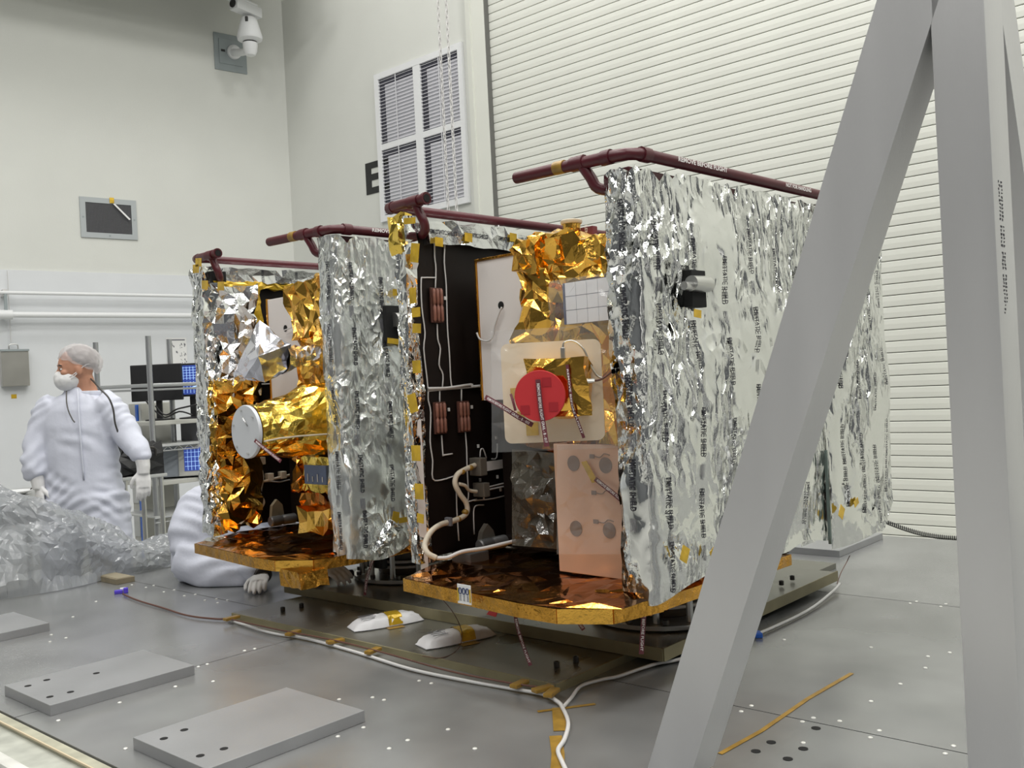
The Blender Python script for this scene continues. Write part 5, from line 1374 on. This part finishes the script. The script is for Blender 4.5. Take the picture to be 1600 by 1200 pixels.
h_ = hand_mesh(dirM(w0 + Vector((0,0,-.004)), wd((.12,-.9,-.16)), wd((0,-.1,1))), -1, .28, 1.4); g1.add(h_.v, h_.f)
r_ = remesh(g1, .004, smooth=2)
zm = min(v[2] for v in r_.v); r_.v = [(a, b, c - min(0, zm) + .002) for a, b, c in r_.v]
r_.build('glove', M_glove, kp, smooth='all')
g2 = MB(); w1 = Kp(499, 901, 3.92); 
limb(g2, [Kp(487,898,3.98), w1], [.036,.034], 12)
h_ = hand_mesh(dirM(w1, wd((.80,-.35,-.30)), wd((.1,-.5,1))), 1, .6, .9); g2.add(h_.v, h_.f)
r_ = remesh(g2, .004, smooth=2); zm = min(v[2] for v in r_.v); r_.v = [(a, b, c + (.059 - zm)) for a, b, c in r_.v]
r_.build('glove', M_glove, kp, smooth='all')
p = Kp(408, 897, 4.24); MB().tube([Kp(402,893,4.26), Kp(412,899,4.21)], .041, 14).build('wrist_band', M_dsteel, kp, smooth=True)
hk = Kp(468, 842, 4.88); MB().ball(hk, (.10,.095,.10), 16, 12).build('hood', M_suit, kp, smooth='all')
# hand tool under the craft
tp_ = atY(540, 897, 3.98)
t = thing('hand_tool', 'dark hand tool held by the kneeling worker under the spacecraft', 'tool', tp_, math.radians(20))
MB().lathe([(.012,-.04),(.016,-.035),(.018,.0),(.016,.03),(.010,.035)], 12, Matrix.Rotation(math.pi/2,4,'Y')).build('grip', mat('tool_navy', (.02,.022,.05), .4), t, smooth=True)
MB().lathe([(.009,0),(.009,.035),(.006,.037)], 10, Matrix.Translation((-.075,0,.002)) @ Matrix.Rotation(math.pi/2,4,'Y')).build('nose', M_dsteel, t, smooth=True)
MB().bbox((-.03,-.008,.012),(0,.008,.024),.003).build('trigger', M_steel, t)
# yellow taped block at the plate end
pb = onz(486, 925, .0)
o = MB().bbox((-.02,-.04,0),(.03,.03,.045),.003).build('taped_block', M_tapebrown); o.location = (pb.x, pb.y, .0); o.rotation_euler = (0,0,DROT); tag(o, 'small amber taped block at the left end of the olive base plate', 'block')
# ================================================================== PLASTIC SHEET
# height profile along the deck's left edge (u = metres along X of the deck frame)
hp = [(.9,.50),(1.3,.50),(1.70,.47),(1.95,.33),(2.15,.24),(2.35,.15),(2.55,.12),(2.75,.16),(3.0,.20),(3.3,.12)]
def hh(x):
    for (a, b), (c, d) in zip(hp, hp[1:]):
        if x <= c: return b + (d-b)*(x-a)/(c-a)
    return hp[-1][1]
def sheet_f(u, v):
    x = .95 + 2.3*u; H_ = hh(x); t = v*math.pi
    y = 4.78 - .28*math.cos(t)*(.8+.4*H_) + (.12 if v > .9 else 0)
    z = H_*math.sin(min(t, math.pi))**.7 if 0 <= v <= 1 else 0
    if v > .62: z = z - (v-.62)/.38*.25
    return D(x, y + .04*math.sin(x*9), z + .006)
sm_ = foil_sheet(sheet_f, 120, 50, .0045, 201, .35, Crumple(201, (2.5, 6, 13), (1, .7, .35)), .03, pin=.2)
sm_.v = [(a, b, max(c, .004)) if Vector((a, b, 0)).dot(E1) < 4.72 else (a, b, c) for a, b, c in sm_.v]
o = sm_.build('plastic_sheet', M_smoke); centre_origin(o); tag(o, 'heap of crumpled grey translucent plastic sheeting along the deck edge', 'plastic sheet')
# ================================================================== EQUIPMENT BEHIND THE WORKERS
def bthing(name, label, cat, px, py, Y, z=None, rot=0.0, group=None):
    p = atY(px, py, Y)
    if z is not None: p.z = z
    return thing(name, label, cat, p, rot, group)
RY = 6.5; rk = RY / FPX
# wire rack: posts and shelves, front running along the deck direction E2
o0 = atY(243, 700, RY); o0.z = GZ
rack = thing('wire_rack', 'chrome shelf rack with open shelves behind the standing worker', 'rack', o0, DROT)
def RK(p): d = p - o0; return Vector((d.dot(E2), d.dot(E1), d.z))
posts = []
for px, py, Y in ((231, 525, 6.5), (264, 530, 6.9), (149, 535, 7.0)):
    top = RK(atY(px, py, Y)); posts.append(top)
    MB().tube([(top.x, top.y, 0), (top.x, top.y, top.z)], .019, 10).build('post', M_chrome, rack, smooth=True)
q = posts[0]
for top in ((q.x+1.05, q.y), (q.x+1.05, q.y+.42), ): 
    MB().tube([(top[0], top[1], 0), (top[0], top[1], posts[0].z)], .019, 10).build('post', M_chrome, rack, smooth=True)
x0_, x1_ = q.x-.03, q.x+1.08; y0_, y1_ = q.y-.03, q.y+.45
def shelf(z, truss=True):
    s = MB().bbox((x0_, y0_, z-.012), (x1_, y1_, z), .003).build('shelf', M_shelf, rack)
    if truss:
        for zz in (z-.014, z-.045): MB().tube([(x0_, y0_, zz), (x1_, y0_, zz)], .005, 6).build('shelf_rail', M_chrome, s)
        mb = MB(); n = 14; 
        for i in range(n): mb.tube([(x0_+(x1_-x0_)*i/n, y0_, z-.045), (x0_+(x1_-x0_)*(i+.5)/n, y0_, z-.014), (x0_+(x1_-x0_)*(i+1)/n, y0_, z-.045)], .003, 4)
        mb.build('shelf_truss', M_chrome, s)
def zat(py, px=270): return atY(px, py, 6.5).z - GZ
zr = zat(602, 240); MB().tube([(posts[2].x, posts[2].y, zr+.01), (q.x, q.y, zr), (x1_, q.y, zr)], .014, 8).build('cross_rail', M_chrome, rack)
MB().tube([(posts[2].x, posts[2].y, zr-.02), (q.x, q.y, zr-.03), (x1_, q.y, zr-.03)], .008, 8).build('cross_rail', M_chrome, rack)
zs1, zs2, zs0 = zat(694), zat(805), zat(657)
shelf(zs1); shelf(zs2)
MB().bbox((x0_+.02, y0_+.05, zs0-.03), (x1_, y1_, zs0), .004).build('shelf', M_beige, rack)
zs3 = zat(752); MB().bbox((x0_+.02, y0_+.03, zs3-.03), (x1_, y1_, zs3), .004).build('shelf', M_beige, rack)
def onshelf(px, dy, z):          # a point on the shelf seen at picture column px
    y = q.y + dy; n = E1; p = onplane(px, 650, o0 + E1*y, E1); r = RK(p); return o0 + E2*r.x + E1*y + Vector((0,0,z))
# two monitors on the top shelf
def monitor(px, dy, w_, h_, lab, screen, rot, zlift=.10):
    t = thing('monitor', lab, 'monitor', onshelf(px, dy, zs0), rot, 'monitors on the rack')
    MB().lathe([(.001,0),(.10,0),(.10,.010),(.03,.016)], 20).build('stand_base', M_black, t, smooth=True)
    MB().bbox((-.02,-.012,.012),(.02,.012,zlift+h_*.4),.003).build('stand_neck', M_black, t)
    MB().bbox((-w_/2,-.045,zlift),(w_/2,-.012,zlift+h_),.006).build('housing', M_black, t)
    if screen:
        s = MB().box((-w_/2+.015,-.0465,zlift+.015),(w_/2-.015,-.0452,zlift+h_-.015)).build('screen', M_screen, t)
        mb = MB()
        for i in range(9): x = -w_/2+.03+(w_-.06)*i/8; mb.box((x-.0012,-.0475,zlift+h_*.5),(x+.0012,-.0467,zlift+h_-.025))
        for i in range(9): x = -w_/2+.03+(w_-.06)*i/8; mb.box((x-.0012,-.0475,zlift+.025),(x+.0012,-.0467,zlift+h_*.45))
        for i in range(5): z = zlift+h_*.55+h_*.4*i/5; mb.box((-w_/2+.02,-.0475,z-.001),(w_/2-.02,-.0467,z+.001))
        mb.build('screen_traces', M_trace, s, kind='stuff')
        MB().tube([(-w_/2+.03,-.0475,zlift+.05),(0,-.0475,zlift+.06),(w_*.2,-.0475,zlift+.075),(w_*.35,-.0475,zlift+.11),(w_*.45,-.0475,zlift+.12)], .005, 5).build('screen_graph', M_trace, s)
    return t
monitor(250, .22, .36, .26, 'black computer monitor turned away, behind the left rack post', False, math.radians(2), .14)
monitor(303, .12, .25, .24, 'small monitor with blue graph screen beside the foil wrapped spacecraft', True, math.radians(2), .16)
# cables on the shelf
for i, pts in enumerate((((243,634),(252,645),(262,648),(275,640),(290,636),(308,632)), ((228,626),(240,640),(258,652),(280,643),(300,648)))):
    P_ = [atY(a, b, 6.62) for a, b in pts]
    o = MB().tube(smoothpath(P_, 4), .006, 6).build('monitor_cable', M_black, smooth='all'); centre_origin(o)
    tag(o, ('black cable looping between the two monitors, upper one', 'black cable drooping under the black monitor, lower one')[i], 'cable')
# analyser with a blue screen
ap = onshelf(283, .2, zs3)
t = thing('signal_analyser', 'beige test instrument with a blue screen on the lower rack shelf', 'instrument', ap, DROT - math.radians(40))
MB().bbox((-.20,-.17,.012),(.22,.19,.24),.008).build('case', mat('analyser_grey', (.30,.33,.37), .5), t)
MB().bbox((-.0,-.18,.015),(.22,-.1702,.24),.004).build('front_panel', M_beige, t)
s = MB().box((.04,-.1825,.05),(.165,-.1802,.215)).build('screen', M_screen, t)
mb = MB()
for i in range(1, 5): mb.box((.04+.025*i-.001,-.184,.055),(.04+.025*i+.001,-.1826,.21)); mb.box((.045,-.184,.05+.033*i-.001),(.16,-.1826,.05+.033*i+.001))
mb.build('screen_grid', M_trace, s, kind='stuff')
for z in (.05, .09, .13, .17): MB().lathe([(.008,0),(.008,.012)], 10, Matrix.Translation((.195,-.18,z)) @ Matrix.Rotation(math.pi/2,4,'X')).build('knob', M_black, t)
for x in (-.16, .18): MB().lathe([(.015,0),(.015,.012)], 8, Matrix.Translation((x,-.12,0))).build('foot', M_black, t)
# grey boxes on the gray shelf
t = thing('grey_case', 'small dark grey instrument case at the rack shelf right end', 'case', onshelf(306, .2, zs1), DROT)
MB().bbox((-.06,-.12,0),(.30,.12,.15),.006).build('case_body', M_printgrey, t); MB().bbox((-.05,-.124,.02),(.28,-.1202,.13),.002).build('case_front', M_dsteel, t)
# tower cabinet with blue stripe
t = bthing('equipment_cabinet', 'beige equipment cabinet with a blue edge strip behind the rack', 'cabinet', 224, 700, 7.1, GZ, DROT)
hc_ = atY(224, 630, 7.1).z - GZ
MB().bbox((-.05,-.10,0),(.20,.10,hc_),.006).build('cabinet_body', M_beige, t)
MB().bbox((-.062,-.055,.3),(-.0502,-.02,hc_-.01),.003).build('blue_strip', M_blue, t)
MB().bbox((-.0565,-.095,.05),(-.0502,-.065,hc_-.05),.002).build('door_edge', M_shelf, t)
for i in range(3): MB().bbox((-.056,.0,.2+.25*i),(-.0502,.09,.4+.25*i),.002).build('drawer_front', M_shelf, t)
# tall steel cart upright next to the worker's hand
t = bthing('steel_cart', 'narrow steel cart with rods and black gear behind the worker', 'cart', 212, 760, 6.05, GZ, DROT)
hc_ = atY(212, 742, 6.05).z - GZ
for x, y in ((-.12,-.1),(-.12,.14),(.12,-.1),(.12,.14)): MB().tube([(x,y,0),(x,y,hc_)], .016, 8).build('leg', M_steel, t, smooth=True)
for z in (.3, hc_): MB().bbox((-.15,-.13,z-.02),(.15,.17,z),.004).build('cart_shelf', M_shelf, t)
t = bthing('gear_bag', 'black gear bag lying on the steel cart beside the gloved hand', 'bag', 212, 760, 6.05, GZ+hc_+.0005, DROT)
foil_box((-.13,-.11,0), (.13,.14,.19), .05, .012, 301, Crumple(301,(4,8),(1,.6)), .012).build('bag_body', M_black, t)
MB().tube(smoothpath([(-.08,-.125,.12),(-.06,-.14,.17),(.06,-.14,.17),(.08,-.125,.12)],4), .008, 6).build('bag_handle', M_dsteel, t)
# bench at the far left
pz = atY(40, 772, 6.1)
t = thing('steel_bench', 'stainless steel bench at the left picture edge behind the plastic', 'bench', (pz.x-.1, pz.y, GZ), DROT)
hz = pz.z - GZ
MB().bbox((-.35,-.35,hz-.05),(.30,.45,hz),.004).build('bench_top', M_steel, t)
MB().bbox((-.34,-.34,hz-.16),(.29,.44,hz-.052),.004).build('apron', M_plate, t)
for x, y in ((-.31,-.31),(.26,-.31),(.26,.41),(-.31,.41)): MB().tube([(x,y,0),(x,y,hz-.15)], .02, 8).build('leg', M_steel, t, smooth=True)
pl = atY(10, 762, 6.1)
t = thing('bench_tray', 'shallow bright tray with a curved handle on the steel bench', 'tray', (pl.x+.05, pl.y, pz.z+.0005), DROT)
MB().lathe([(.06,0),(.11,.02),(.115,.024),(.105,.022),(.055,.004)], 20).build('dish', M_white, t, smooth=True)
MB().tube(smoothpath([(.1,0,.02),(.15,0,.05),(.2,0,.045),(.23,0,.01)],4), .006, 6).build('tray_handle', M_dsteel, t, smooth='all')
